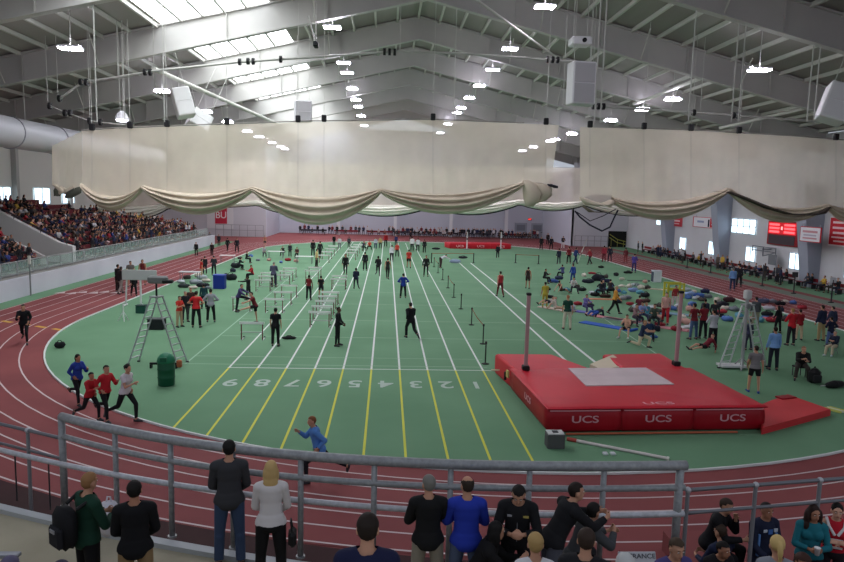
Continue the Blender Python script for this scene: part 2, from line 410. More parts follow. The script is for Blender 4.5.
def person(label,loc,rz,pose='stand',top=('long',(30,30,34)),bot=('long',(28,28,30)),hair=('short',(40,28,20)),skin=0,shoes=(60,60,64),h=1.0,female=False,voxel=.016,group=None,face=False,topname=None,names=()):
    q=person_parts(pose,top[0],bot[0],hair[0],female,voxel)
    t=thing('person',label,'person',loc,R(rz),group); t.scale=(h,h,h)
    inst('body',q['body'],mat(SKIN[skin],.6),t)
    tn=topname or {'long':'shirt','jacket':'jacket','short':'t_shirt','tank':'vest'}[top[0]]
    inst(tn,q['top'],mat(top[1],.85),t)
    inst({'long':'trousers','short':'shorts','tight':'leggings'}[bot[0]],q['bottom'],mat(bot[1],.85),t)
    inst('shoe',q['shoeL'],mat(shoes,.6),t); inst('shoe',q['shoeR'],mat(shoes,.6),t)
    if hair[0]!='none': inst('hair',q['hair'],mat(hair[1],.7),t)
    if face:
        J=q['J']; hx,hf,hu=J['hM']; c=J['hc']+Vector((0,0,q['dz'])); M=Matrix((hx,-hf,hu)).transposed()
        for sx in (1,-1):
            e=MB().ell(c+hu*.008+hf*.083+hx*sx*.031,(.012,.007,.007),M).obj('eye',mat((235,230,225),.3),t,True)
            MB().ell(c+hu*.008+hf*.0895+hx*sx*.031,(.0055,.003,.006),M,8,6).obj('iris',mat((40,28,20),.3),e,True)
            MB().cone(c+hu*.036+hf*.09+hx*sx*.016,c+hu*.034+hf*.083+hx*sx*.048,.005,.004,6).obj('eyebrow',mat(hair[1],.8),t,True)
        MB().ell(c-hu*.058+hf*.0895,(.022,.006,.0065),M).obj('mouth',mat((150,84,76),.5),t,True)
    return t
_cc={}
def crowd_mesh(pose,top,bot,hair,female,voxel=.03):
    k=(pose,top,bot,hair,female,voxel)
    if k in _cc: return _cc[k]
    q=person_parts(pose,top,bot,hair,female,voxel); V=[];F=[];I=[]
    for i,n in enumerate(('body','hair','top','bottom','shoeL','shoeR')):
        me=q[n]; o=len(V); V+=[tuple(v.co) for v in me.vertices]; F+=[tuple(a+o for a in f.vertices) for f in me.polygons]; I+=[min(i,4)]*len(me.polygons)
    me=bpy.data.meshes.new('spectator'); me.from_pydata(V,[],F); me.update(); me.polygons.foreach_set('material_index',I); me.shade_smooth()
    for _ in range(5): me.materials.append(None)
    _cc[k]=me; return me
def crowd(label,loc,rz,me,cols,group,h=1.0,name='person'):
    o=link(name,me); o.location=loc; o.rotation_euler=(0,0,R(rz)); o.scale=(h,h,h); tag(o,label,'person',group)
    for s,c in zip(o.material_slots,cols): s.link='OBJECT'; s.material=mat(c,.8)
    return o
# ---------------------------------------------------------------- surface materials
def node_mat(name,build):
    m=bpy.data.materials.new(name); m.use_nodes=True; nt=m.node_tree; build(nt,nt.nodes['Principled BSDF']); return m
def blotch(c1,c2,scale,fine,rough=.85,bump=0.0,stretch=(1,1,1),sc2=60):
    def b(nt,p):
        N=nt.nodes.new; L=nt.links.new
        tc=N('ShaderNodeTexCoord'); mp=N('ShaderNodeMapping'); mp.inputs['Scale'].default_value=stretch
        n1=N('ShaderNodeTexNoise'); n1.inputs['Scale'].default_value=scale; n1.inputs['Detail'].default_value=5
        n2=N('ShaderNodeTexNoise'); n2.inputs['Scale'].default_value=sc2; n2.inputs['Detail'].default_value=2
        r=N('ShaderNodeValToRGB'); r.color_ramp.elements[0].position=.35; r.color_ramp.elements[1].position=.65
        r.color_ramp.elements[0].color=rgb(c1); r.color_ramp.elements[1].color=rgb(c2)
        mx=N('ShaderNodeMix'); mx.data_type='RGBA'; mx.blend_type='MULTIPLY'; mx.inputs[0].default_value=fine
        L(tc.outputs['Object'],mp.inputs['Vector']); L(mp.outputs['Vector'],n1.inputs['Vector']); L(mp.outputs['Vector'],n2.inputs['Vector'])
        L(n1.outputs['Fac'],r.inputs['Fac']); L(r.outputs['Color'],mx.inputs[6]); L(n2.outputs['Color'],mx.inputs[7])
        L(mx.outputs[2],p.inputs['Base Color']); p.inputs['Roughness'].default_value=rough; p.inputs['Specular IOR Level'].default_value=.25
        if bump:
            bp=N('ShaderNodeBump'); bp.inputs['Strength'].default_value=bump; bp.inputs['Distance'].default_value=.02
            L(n2.outputs['Fac'],bp.inputs['Height']); L(bp.outputs['Normal'],p.inputs['Normal'])
    return node_mat('surface',b)
M_TURF=blotch((101,142,109),(110,151,118),.25,.12,.9)
M_TRACK=blotch((130,68,70),(142,76,76),.3,.15,.85)
M_RUNWAY=blotch((130,68,70),(140,76,76),.3,.15,.85)
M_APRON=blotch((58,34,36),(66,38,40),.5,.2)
M_GREY=blotch((112,124,112),(122,134,120),.3,.15)
M_WHITE=mat((214,218,216),.7); M_YEL=mat((206,206,70),.7); M_LINE=mat((206,190,190),.7)
M_CONC=blotch((172,164,142),(186,178,156),.8,.15,.9)
M_WALL=blotch((204,205,209),(212,213,217),.2,.08,.9)
M_FASC=blotch((196,198,208),(206,208,216),.3,.1,.8)
M_STEEL=blotch((186,184,182),(196,194,190),.3,.08,.7)
M_DECK=blotch((158,153,148),(168,163,158),.3,.1,.8,stretch=(1,.05,1))
M_PURL=mat((206,205,198),.7); M_RAIL=mat((150,152,155),.5,.25,noise=.18,scale=14); M_RAILW=mat((190,191,198),.5,.2,noise=.15,scale=14)
M_BLK=mat((24,24,26),.6); M_CABLE=mat((190,190,184),.6); M_DARK=mat((44,46,50),.7)
# ---------------------------------------------------------------- ground
CX,CN,CF,RI=5.0,38.0,86.0,21.4
def stadium(rn,rs,rf,n=40,x0=CX):
    p=[]
    for i in range(n+1):
        a=PI*i/n; p.append((x0+rs*math.cos(a),CF+rf*math.sin(a)))
    for i in range(n+1):
        a=PI+PI*i/n; p.append((x0+rs*math.cos(a),CN+rn*math.sin(a)))
    return p
def lane_pts(t,n=40): # t 0..1 from the kerb to the outside line
    return stadium(RI+4.15*t,RI+5.5*t,RI+5.0*t,n)
def ring(mb,a,b,z):
    n=len(a)
    return mb.add([(p[0],p[1],z) for p in a]+[(p[0],p[1],z) for p in b],[(i,(i+1)%n,n+(i+1)%n,n+i) for i in range(n)])
def plane(x0,y0,x1,y1,z): return MB().quad((x0,y0,z),(x1,y0,z),(x1,y1,z),(x0,y1,z))
struct('floor',plane(-38,-4,42,128,-.012),M_RUNWAY)
struct('running_track',ring(MB(),lane_pts(-.01),lane_pts(1.02),0.0),M_TRACK)
struct('infield_turf',MB().poly([(p[0],p[1],.004) for p in lane_pts(0)]),M_TURF)
def strip_path(pts,w,z,closed=True):
    mb=MB(); n=len(pts); a=[];b=[]
    for i in range(n):
        p=Vector(pts[i]); q=Vector(pts[(i+1)%n] if closed or i<n-1 else pts[i]); o=Vector(pts[i-1] if closed or i>0 else pts[i]); d=(q-o).normalized(); nn=Vector((-d.y,d.x))
        a.append((p.x+nn.x*w/2,p.y+nn.y*w/2,z)); b.append((p.x-nn.x*w/2,p.y-nn.y*w/2,z))
    m=n if closed else n-1
    return mb.add(a+b,[(i,(i+1)%n,n+(i+1)%n,n+i) for i in range(m)])
for i in range(1,7): struct('lane_line',strip_path(lane_pts(i/6,60),.055,.007),M_LINE)
kb=MB(); P0=lane_pts(0,60); P1=lane_pts(-.013,60)
kb.add([(p[0],p[1],.0) for p in P0]+[(p[0],p[1],.06) for p in P0]+[(p[0],p[1],.06) for p in P1]+[(p[0],p[1],.0) for p in P1],
       [(k*len(P0)+i,k*len(P0)+(i+1)%len(P0),(k+1)*len(P0)+(i+1)%len(P0),(k+1)*len(P0)+i) for k in range(3) for i in range(len(P0))])
struct('track_kerb',kb,M_WHITE)
# dark apron between the track and the near stand
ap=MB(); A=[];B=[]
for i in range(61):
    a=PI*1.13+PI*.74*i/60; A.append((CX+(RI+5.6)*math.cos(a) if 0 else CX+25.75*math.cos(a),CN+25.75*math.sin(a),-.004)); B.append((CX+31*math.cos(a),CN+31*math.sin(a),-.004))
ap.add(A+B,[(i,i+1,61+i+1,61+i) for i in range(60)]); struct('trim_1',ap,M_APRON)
struct('trim_2',plane(-23.4,30,-21.95,100,-.006),M_TURF)
struct('trim_3',plane(32.1,34,33.6,98,-.006),M_GREY); struct('trim_4',plane(33.6,34,34.5,98,-.006),M_RUNWAY); struct('trim_5',plane(34.5,34,38,106,-.006),M_TURF)
# sprint lanes
LX=[-6.24+1.1445*i for i in range(10)]
for i,x in enumerate(LX):
    struct('sprint_lane_line',plane(x-.04,27.2,x+.04,104.5,.009),M_WHITE)
    y0=CN-math.sqrt(RI**2-(x-CX)**2)+.15
    struct('run_out_line',plane(x-.035,y0,x+.035,27.14,.009),M_YEL)
def cross(x0,x1,y,w,m=M_WHITE): struct('cross_line',plane(x0,y-w/2,x1,y+w/2,.010),m)
M_FAINT=mat((150,182,158),.8)
cross(-6.3,4.8,27.17,.07); cross(-8.3,4.3,27.72,.05,M_FAINT); cross(-8.1,4.3,29.1,.04,M_FAINT)
for y in (33.4,38.1,44.0,49.7,56.9): cross(-8,14,y,.055,M_FAINT)
struct('runway_line',plane(-8.16,27.7,-8.09,62,.009),M_FAINT)
for x0,x1 in ((7.98,8.04),(9.22,9.3)): struct('runway_line',plane(x0-.03,27.6,x1+.03,74,.011),M_WHITE)
struct('runway_line',MB().quad((12.6,29,.011),(12.68,29,.011),(13.6,46,.011),(13.52,46,.011)),M_FAINT)
for i in range(9):
    x=(LX[i]+LX[i+1])/2
    text('lane_number',str(9-i),1.3,mat((176,192,182),.8),(x,25.0,.012),(0,0,PI),sx=.92,kind='structure')
# relay-zone marks on the left straight
for i in range(4):
    a=g(2+i*17,321+i*2.6); b=g(12+i*17,322.6+i*2.6); d=(b-a).normalized(); n=Vector((-d.y,d.x,0))*.13
    struct('relay_mark',MB().quad(*[Vector((q.x,q.y,.010)) for q in (a-n,b-n,b+n,a+n)]),mat((206,160,70),.8))
for i in range(6):
    c=g(62+i*11,292.5+(i%2)*.8-i*.2); struct('zone_mark',MB().poly([(c.x-.35,c.y-.5,.010),(c.x+.35,c.y-.4,.010),(c.x,c.y+.5,.010)]),M_LINE)
# ---------------------------------------------------------------- shell
def slab(name,c,d,m,**k): return struct(name,MB().box(c,d,**k),m)
ZR,SL,XR,XL_,XRT=20.0,.235,2.4,-37.0,38.0
def rz_(x): return ZR-SL*abs(x-XR)
YF0,YF1=20,127
slab('wall_left',(-37.15,74,6.5),(.3,107,13),mat((232,230,224),.9))
slab('wall_right',(38.15,66,6.7),(.3,120,13.4),M_WALL)
struct('wall_back',MB().box((4.7,126.15,9.5),(49,.3,19)).box((-19.75,119.2,6),(.3,14,13)).box((29.15,116,6),(.3,20,12)),mat((186,188,200),.9))
slab('wall_back_left',(-28.3,112.15,7),(17.4,.3,14),mat((206,206,214),.9)); slab('wall_back_right',(33.6,106.15,6.5),(9.2,.3,13),mat((204,206,214),.9))
# roof deck with a skylight slot
dk=MB(); th=.12
def decks(x0,x1):
    z0=rz_(x0)+1.95; z1=rz_(x1)+1.95
    dk.add([(x0,10,z0),(x1,10,z1),(x1,127,z1),(x0,127,z0),(x0,10,z0+th),(x1,10,z1+th),(x1,127,z1+th),(x0,127,z0+th)],[(3,2,1,0),(4,5,6,7),(0,1,5,4),(1,2,6,5),(2,3,7,6),(3,0,4,7)])
decks(-37.3,-15); decks(-8,XR); decks(XR,38.3); struct('ceiling',dk,M_DECK)
FR=[24,35.5,47,58.5,70,81.5,93,104.5,116]
def rafter(y):
    mb=MB()
    for x0,x1 in ((XL_,XR),(XR,XRT)):
        xs=[x0,x1]
        for zo0,zo1,w in ((0,.1,.5),(1.75,1.85,.5),(.05,1.8,.09)):
            vs=[]
            for x in xs:
                z=rz_(x)
                vs+=[(x,y-w/2,z+zo0),(x,y+w/2,z+zo0),(x,y+w/2,z+zo1),(x,y-w/2,z+zo1)]
            mb.add(vs,[(0,1,2,3),(7,6,5,4),(0,4,5,1),(1,5,6,2),(2,6,7,3),(3,7,4,0)])
        n=6
        for k in range(1,n):   # stiffeners
            x=x0+(x1-x0)*k/n; mb.box((x,y,rz_(x)+.9),(.07,.4,1.7))
    mb.box((XL_+.25,y,5.5),(.5,.5,11)); mb
    return mb
for y in FR:
    o=struct('roof_frame',rafter(y),M_STEEL)
    for k,x in enumerate([-33,-25,-19,-5,10,17,24,31]):
        s=1 if x>XR else -1
        for dy in (-1,):
            MB().cone((x,y+dy*.1,rz_(x)+.1),(x+.0,y+dy*1.5,rz_(x)+1.8),.045,n=6).obj('flange_brace',M_PURL,o)
x=-36.2; pk=0
while x<38:
    if not(-14.9<x<-8.1): slab('roof_purlin',(x,70,rz_(x)+1.80),(.16,114,.24),M_PURL)
    x+=1.75
M_SKY=node_mat('skylight',lambda nt,p:(p.inputs['Base Color'].__setattr__('default_value',(.9,.95,1,1)),p.inputs['Emission Color'].__setattr__('default_value',(.93,.97,1,1)),p.inputs['Emission Strength'].__setattr__('default_value',SKYL)))
for i in range(len(FR)):
    y0=FR[i]; y1=FR[i+1] if i+1<len(FR) else 126
    z0,z1=rz_(-15)+1.97,rz_(-8)+1.97
    o=struct('window_%d'%(i+1),MB().quad((-15,y0,z0),(-8,y0,z1),(-8,y1,z1),(-15,y1,z0)),M_SKY)
    for j in range(1,5):
        xx=-15+7*j/5; MB().box((xx,(y0+y1)/2,rz_(xx)+1.84),(.16,y1-y0-.6,.24)).obj('glazing_bar',M_PURL,o)
    for j in range(1,4):
        yy=y0+(y1-y0)*j/4; MB().add([(-15,yy-.09,z0-.05),(-8,yy-.09,z1-.05),(-8,yy+.09,z1-.05),(-15,yy+.09,z0-.05)],[(0,1,2,3)]).obj('glazing_bar',M_PURL,o)
# wall windows and buttresses
M_PANE=mat((214,236,248),.3,emit=PANE); M_FRM=mat((178,186,196),.5)
wn=[20]
def window(x,y0,y1,z0,z1,nv=2,nh=1,sx=-1):
    wn[0]+=1; yc,zc=(y0+y1)/2,(z0+z1)/2
    o=struct('window_%d'%wn[0],MB().box((x,yc,zc),(.04,abs(y1-y0),z1-z0)),M_PANE); f=MB()
    for k in range(nv+1): f.box((x+sx*.04,y0+(y1-y0)*k/nv,zc),(.07,.07,z1-z0+.07))
    for k in range(nh+1): f.box((x+sx*.04,yc,z0+(z1-z0)*k/nh),(.07,abs(y1-y0)+.07,.07))
    f.obj('window_frame',M_FRM,o); return o
for y0,y1 in ((84.6,86.4),(76.4,78.4),(68.1,70.0),(60.2,62.1),(52.5,54.3)): window(37.96,y0,y1,1.25,2.75)
window(37.96,68.4,73.4,4.05,5.6,4,2); window(37.96,91.5,94.5,4.05,5.6,3,2); window(37.96,44,49,4.05,5.6,4,2)
for y0,y1 in ((60.5,63),(66.6,69.4),(73.8,77.2),(80,83)): window(-36.96,y0,y1,5.3,7.0,2,1,1)
for y in (43.3,58.3,74.4,89.0):
    mb=MB(); mb.loft([[Vector((a,b,z)) for a,b in ((37.2-t,y-.7),(38,y-.7),(38,y+.7),(37.2-t,y+.7))] for z,t in ((0,0),(9,1.3))]); struct('trim_%d'%(10+int(y)),mb,mat((158,164,178),.85))
# dark doorway with stair rails in the far right wall
struct('door_1',MB().box((36.4,105.98,1.25),(2.9,.06,2.5)),mat((26,28,28),.8))
dr=thing('stair_handrail','yellow stair handrails inside the dark doorway at the far right','handrail',(36.4,105.8,0))
MB().tube([(-1.3,0,2.0),(.0,0,1.2),(1.3,0,.9)],.05).obj('rail',mat((176,176,80),.5),dr); MB().tube([(-1.3,.0,1.5),(0,0,.7),(1.3,0,.45)],.05).obj('rail',mat((176,176,80),.5),dr)
for x in (-1.0,0,1.0): MB().cone((x,0,0),(x,0,1.25 if x<.5 else .95),.04).obj('post',mat((150,150,80),.5),dr)
# double doors and exit sign in the far alcove
for i,x in enumerate((24.9,28.0)):
    o=struct('door_%d'%(2+i),MB().box((x,125.93,1.4),(2.3,.1,2.8)),mat((150,154,164),.6)); MB().box((x,125.85,1.9),(1.6,.05,1.1)).obj('door_panel',mat((120,124,134),.5),o); MB().box((x+.8,125.82,1.1),(.3,.08,.08)).obj('door_handle',M_BLK,o)
ex=thing('exit_sign','small red lit exit sign above the far double doors','sign',(26.5,125.85,3.5)); MB().box((0,0,0),(.7,.1,.35)).obj('box',mat((60,20,20),.5),ex)
text('lettering','EXIT',.3,mat((255,70,60),.5,emit=2.5),(0,-.06,0),(PI/2,0,0),ex)
for i,x in enumerate((-8.7,1.5,11.6,21.7)): struct('trim_%d'%(3000+i),MB().box((x,123.4,5),(.55,.4,10)),mat((214,214,218),.8))
# ---------------------------------------------------------------- red square emblem banner on far left wall
bn=thing('wall_banner','white hanging with a red square two-letter emblem on the far left wall','banner',(-26.9,111.9,3.3))
MB().box((0,0,0),(4.2,.05,4.2)).obj('cloth',mat((226,226,230),.8),bn); MB().box((0.15,-.05,.05),(1.9,.04,2.7)).obj('emblem_square',mat((196,50,72),.8),bn)
text('lettering','BU',1.5,mat((236,226,228),.8),(0.15,-.09,.05),(PI/2,0,0),bn,sx=.95)
# ---------------------------------------------------------------- lamps
lampn=0
def lamp_fixture():
    t=thing('ceiling_lamp','lamp','lamp',(0,0,0))
    MB().box((0,0,.09),(1.2,.8,.12),bev=.05).obj('housing',mat((220,220,226),.5),t)
    MB().box((0,0,.17),(1.0,.3,.03)).obj('added_uplight',mat((238,232,255),.3,emit=LAMP*UPL),t)  # glowing strip added on top of the housing to brighten the roof steel
    MB().box((0,0,0.0),(1.1,.7,.07),bev=.03).obj('lens',mat((244,236,253),.3,emit=LAMP),t)
    MB().cone((0,0,.1),(0,0,1.5),.02,n=6).obj('hanger',M_CABLE,t)
    return t
LROWS={'in the outer left row':(-2.3,7.6,[39.5,54.8,67.6,76.5,87,95,105,113.5,118.5]),'in the row left of the ridge':(-.35,11,[24,36,47,59,63.6,72.8,81,87.2,96.8,110]),  # foremost lamp of each ridge row is unseen, added to light the near area
 'in the row right of the ridge':(.8,11,[26,40.2,51.4,59.7,68.2,76.5,85,90,103.6,118]),'in the outer right row':(2.74,7.7,[39.1,51,57,65.2,79,87,89.5,100,108])}
first=None
for rn,(ra,dz,ys) in LROWS.items():
    for i,y in enumerate(ys):
        lab='white rectangular ceiling lamp, %s from the front %s'%(ordn(i+1),rn); loc=(ra*dz,y,EYE+dz)
        hz=rz_(ra*dz)+1.85-(EYE+dz)
        if first is None:
            first=lamp_fixture(); first.location=loc; first['label']=lab; first['group']='ceiling lamps'
        else: o=dup(first,loc,0,lab,'ceiling lamps')
        o=first if lampn==0 else o; lampn+=1
        for c in o.children:
            if c.name.startswith('hanger'): c.scale=(1,1,hz/1.5); 
# ---------------------------------------------------------------- divider curtains
def net_material():
    m=bpy.data.materials.new('netting'); m.use_nodes=True; nt=m.node_tree; N=nt.nodes.new; L=nt.links.new
    for n in list(nt.nodes): nt.nodes.remove(n)
    out=N('ShaderNodeOutputMaterial'); d=N('ShaderNodeBsdfDiffuse'); t=N('ShaderNodeBsdfTranslucent'); tr=N('ShaderNodeBsdfTransparent'); a=N('ShaderNodeMixShader'); b=N('ShaderNodeMixShader')
    tc=N('ShaderNodeTexCoord'); no=N('ShaderNodeTexNoise'); no.inputs['Scale'].default_value=.5; no.inputs['Detail'].default_value=4
    r=N('ShaderNodeMapRange'); r.inputs[3].default_value=.5; r.inputs[4].default_value=.74
    c=rgb((248,238,218)); d.inputs[0].default_value=c; t.inputs[0].default_value=c; a.inputs[0].default_value=.5
    L(tc.outputs['Object'],no.inputs['Vector']); L(no.outputs['Fac'],r.inputs[0]); L(r.outputs[0],b.inputs[0])
    L(d.outputs[0],a.inputs[1]); L(t.outputs[0],a.inputs[2]); L(tr.outputs[0],b.inputs[1]); L(a.outputs[0],b.inputs[2]); L(b.outputs[0],out.inputs[0])
    return m
M_NET=net_material(); M_CANV=blotch((204,190,170),(216,204,184),.6,.1,.9); M_CANV2=mat((90,86,78),.9)
def interp(pts,x):
    if x<=pts[0][0]: return pts[0][1:]
    for a,b in zip(pts,pts[1:]):
        if x<=b[0]:
            t=(x-a[0])/(b[0]-a[0]); return tuple(p+(q-p)*t for p,q in zip(a[1:],b[1:]))
    return pts[-1][1:]
def swag(x,cr,topc,botc,topm,botm):  # crest list and mid drop: returns (bundle top, bundle bottom) pixels heights at x
    for i in range(len(cr)-1):
        if cr[i][0]<=x<=cr[i+1][0]:
            t=(x-cr[i][0])/(cr[i+1][0]-cr[i][0]); s=math.sin(PI*t)**.8
            base=cr[i][1]+(cr[i+1][1]-cr[i][1])*t
            return base+cr[i][2]*s, base+5+cr[i][3]*s
    return cr[-1][1],cr[-1][1]+5
def curtain(label,Y,crests,topl,x0,x1,n,M,batten=True,dark=None):
    t=thing('divider_curtain',label,'curtain',(0,0,0))
    net=MB(); can=MB(); top=[];mid=[];rows=[]
    K=9
    for i in range(n+1):
        x=x0+(x1-x0)*i/n; ty,=interp(topl,x); bt,bb=swag(x,crests,0,0,0,0)
        P=onY(x,ty,Y); Q=onY(x,bt,Y); B=onY(x,bb,Y)
        top.append(P); mid.append(Q); rows.append((Q,B,x))
    m=8; vs=[];fs=[]
    for i in range(n+1):
        for k in range(m+1):
            p=top[i].lerp(mid[i],k/m); w=.10*math.sin(i*.9)+.14*math.sin(i*.23+k*.5)
            vs.append((p.x,p.y+w*(k/m)*.8,p.z))
    for i in range(n):
        for k in range(m): a=i*(m+1)+k; fs.append((a,a+1,a+m+2,a+m+1))
    net.add(vs,fs); net.obj('netting',M_NET,t,True)
    vs=[];fs=[]; J=22
    for i,(Q,B,x) in enumerate(rows):
        h=(Q.z-B.z)
        for k in range(J+1):
            v=k/J; bulge=(.25+.35*h)*math.sin(PI*min(1,v*1.02))**.7; fold=.2*min(1,h)*math.sin(v*2*PI*3.5+x*.011+.6*math.sin(x*.05))
            vs.append((Q.x,Q.y-bulge+fold,Q.z-h*v))
        # back side closes the roll
        for k in range(1,5):
            v=1-k/5; vs.append((Q.x,Q.y+.25*math.sin(PI*v),Q.z-h*v))
    J2=J+5
    for i in range(n):
        for k in range(J2):
            a=i*J2+k; b=i*J2+(k+1)%J2; fs.append((a,b,b+J2,a+J2))
    can.add(vs,fs).obj('gathered_canvas',M,t,True)
    if dark:
        MB().tube([(B.x,B.y+.15,B.z+.02) for Q,B,x in rows],dark,6).obj('hem',mat((40,42,50),.8),t)
    MB().tube([(p.x,p.y,p.z+.06) for p in top],.035,6).obj('top_batten',mat((150,146,138),.6),t)
    return t,top
CR_L=[(82,183,12,22),(143,185,8,24),(253,186,10,33),(381,188,10,25),(525,180,0,0)]
cl,topL=curtain('wide white divider curtain gathered in scalloped swags, left of the gap',44,CR_L,[(82,131),(110,129),(160,127),(300,122),(430,120),(558,125)],82,524,130,M_CANV)
# right tail of the left curtain
tl=MB(); a=[onY(x,y,44) for x,y in ((524,123.7),(540,124.3),(559,125))]; b=[onY(x,y,44) for x,y in ((524,180),(540,182),(551,184))]
for i in range(2): tl.quad(a[i],a[i+1],b[i+1],b[i])
tl.obj('netting_end',M_NET,cl)
def bundle(pts,Y,name,m,parent,ry=.3):
    mb=MB(); n=10; rings=[]
    for (x,y,r) in pts:
        c=onY(x,y,Y); rr=r*Y/FPX; rings.append([c+Vector((rr*math.cos(2*PI*k/n)*(1+.18*math.sin(3*k+x)),-abs(ry)*0+rr*.7*math.sin(2*PI*k/n),0.12*rr*math.sin(2*k+y))) for k in range(n)])
    mb.loft(rings); return mb.obj(name,m,parent,True)
bundle([(526,180,3),(530,185,7),(533,193,9),(532,200,8),(529,206,4)],43.7,'gathered_tail',M_CANV,cl)
bundle([(536,183,5),(543,187,9),(545,194,8),(540,200,6),(536,203,2)],43.9,'gathered_tail',M_CANV,cl)
bundle([(549,184,2),(553,186,5),(556,188,2)],43.9,'rolled_hem',mat((40,42,50),.8),cl)
# return panel at the left end
rp=MB(); A0,A1=onY(82,131,44),onY(52,146,49); B0,B1=onY(82,184,44),onY(52,184,49); vs=[]
for i in range(13):
    t=i/12; wv=.18*math.sin(i*2.1)
    for k in range(5):
        p=A0.lerp(A1,t).lerp(B0.lerp(B1,t)-Vector((0,0,.5*math.sin(PI*t))),k/4); vs.append((p.x+wv*.3,p.y+wv*(k/4),p.z))
rp.add(vs,[(i*5+k,i*5+k+1,i*5+k+6,i*5+k+5) for i in range(12) for k in range(4)]); rp.obj('return_panel',M_NET,cl,True)
bundle([(79,184,3),(72,190,6),(66,194,6),(60,188,4),(54,184,2)],46,'gathered_tail',M_CANV,cl)
bundle([(58,186,2),(58,191,4),(57,196,3)],46,'rolled_hem',mat((90,92,80),.8),cl); bundle([(80,186,2),(74,193,6),(68,198,3)],45.4,'rolled_hem',mat((86,88,80),.8),cl)
CR_R=[(612,197,9,23),(728,187,12,22),(827,203,3,12),(860,206,5,14)]
cr,topR=curtain('white divider curtain right of the gap with gathered bottom edge',44,CR_R,[(580,127),(700,131),(800,137),(860,142)],612,858,90,M_CANV)
tl=MB(); a=[onY(x,y,44) for x,y in ((580,127),(596,127.6),(613,128.2))]; b=[onY(x,y,44) for x,y in ((580,198),(596,194),(613,196))]
for i in range(2): tl.quad(a[i],a[i+1],b[i+1],b[i])
tl.obj('netting_end',M_NET,cr)
bundle([(581,197,2),(586,200,6),(594,204,9),(602,206,9),(608,204,7),(612,200,3)],43.8,'gathered_tail',M_CANV,cr)
bundle([(583,206,2),(592,212,4),(602,212,4)],44.1,'gathered_tail',mat((120,112,96),.9),cr)
MB().tube([onY(x,y,44.2) for x,y in ((575,211),(580,217),(590,225),(602,231),(610,227),(615,216),(618,210))],.055,6).obj('hanging_rope',mat((36,40,58),.8),cr)
MB().tube([onY(x,y,44.2) for x,y in ((577,212),(590,221),(603,216),(616,209))],.03,6).obj('hanging_rope',mat((46,50,66),.8),cr)
bundle([(715,192,1.5),(729,192,3.5),(745,198,4),(768,208,4.6),(790,214,4.6),(810,215,5),(822,213,4),(829,207,2)],43.2,'rolled_hem',mat((76,68,62),.9),cr)
# ropes and hoists
def liftlines(par,xs,topl,crests):
    for x in xs:
        ty,=interp(topl,x); p=onY(x,ty,43.9); q=onY(x,swag(x,crests,0,0,0,0)[0] if crests[0][0]<=x<=crests[-1][0] else ty+60,43.9)
        MB().cone(q,p,.013,n=5).obj('lift_rope',mat((176,172,160),.8),par)
        z=rz_(p.x)+.05
        MB().cone(p,(p.x,43.9 if 0 else p.y,z+1.6),.018,n=5).obj('hoist_cable',M_CABLE,par)
        MB().box((p.x,p.y,p.z+.2),(.3,.25,.42),bev=.04).obj('clamp',M_BLK,par)
liftlines(cl,[92,130,167,227,298,324,433,546],[(82,131),(110,129),(160,127),(300,122),(430,120),(558,125)],CR_L)
liftlines(cr,[590,644,691,739,836],[(580,127),(700,131),(800,137),(860,142)],CR_R)
def hoist(label,px,Y,drums,r=.075):
    t=thing('curtain_hoist',label,'hoist',(0,0,0)); pts=[onY(x,y,Y) for x,y in px]
    MB().tube(pts,r,8).obj('drive_pipe',mat((176,176,170),.5,.3),t)
    for x,w in drums:
        y,=interp(px,x); p=onY(x,y,Y)
        for k in range(w): MB().cone((p.x+k*.32-.1*w,p.y,p.z),(p.x+k*.32+.16-.1*w,p.y,p.z),.21,n=14).obj('drum',M_BLK,t)
    for x,y in (px[0],px[len(px)//2],px[-1]):
        p=onY(x,y,Y); MB().cone(p,(p.x,Y,rz_(p.x)+1.8),.02,n=5).obj('hanger',M_CABLE,t)
hoist('long horizontal hoist pipe with black drums above the left curtain',[(154,71),(239,62),(330,56),(400,51),(470,54),(530,58),(591,63)],44.2,[(240,1),(250,2),(281,1),(388,3),(551,3)])
hoist('hoist pipe with black drums above the right curtain',[(563,104),(640,109),(700,113),(770,118),(850,124)],44.2,[(597,3),(694,1),(735,2),(836,2)])
hoist('short sloping hoist pipe at the upper left, joining the long pipe',[(58,100),(83,82),(118,77),(154,71)],44.2,[(60,1),(83,2),(147,2)])
hoist('low curved hoist pipe at the left, over the grey duct',[(48,105),(67,113),(90,121),(125,125)],44.4,[(50,1),(67,2),(90,1),(101,1)],.04)
# far curtain
CR2=[(96,204,3,11),(168,203,2,1),(258,200,3,9),(340,202,3,9),(430,202,3,9),(520,199,3,6),(585,200,3,6),(660,208,3,10),(692,211,3,6),(720,212,3,6),(748,210,3,8),(800,212,2,8)]
curtain('second white divider curtain hanging farther back, seen beneath the near ones',90,CR2,[(96,158),(400,165),(800,172)],97,799,160,mat((242,240,228),.9),dark=.13)
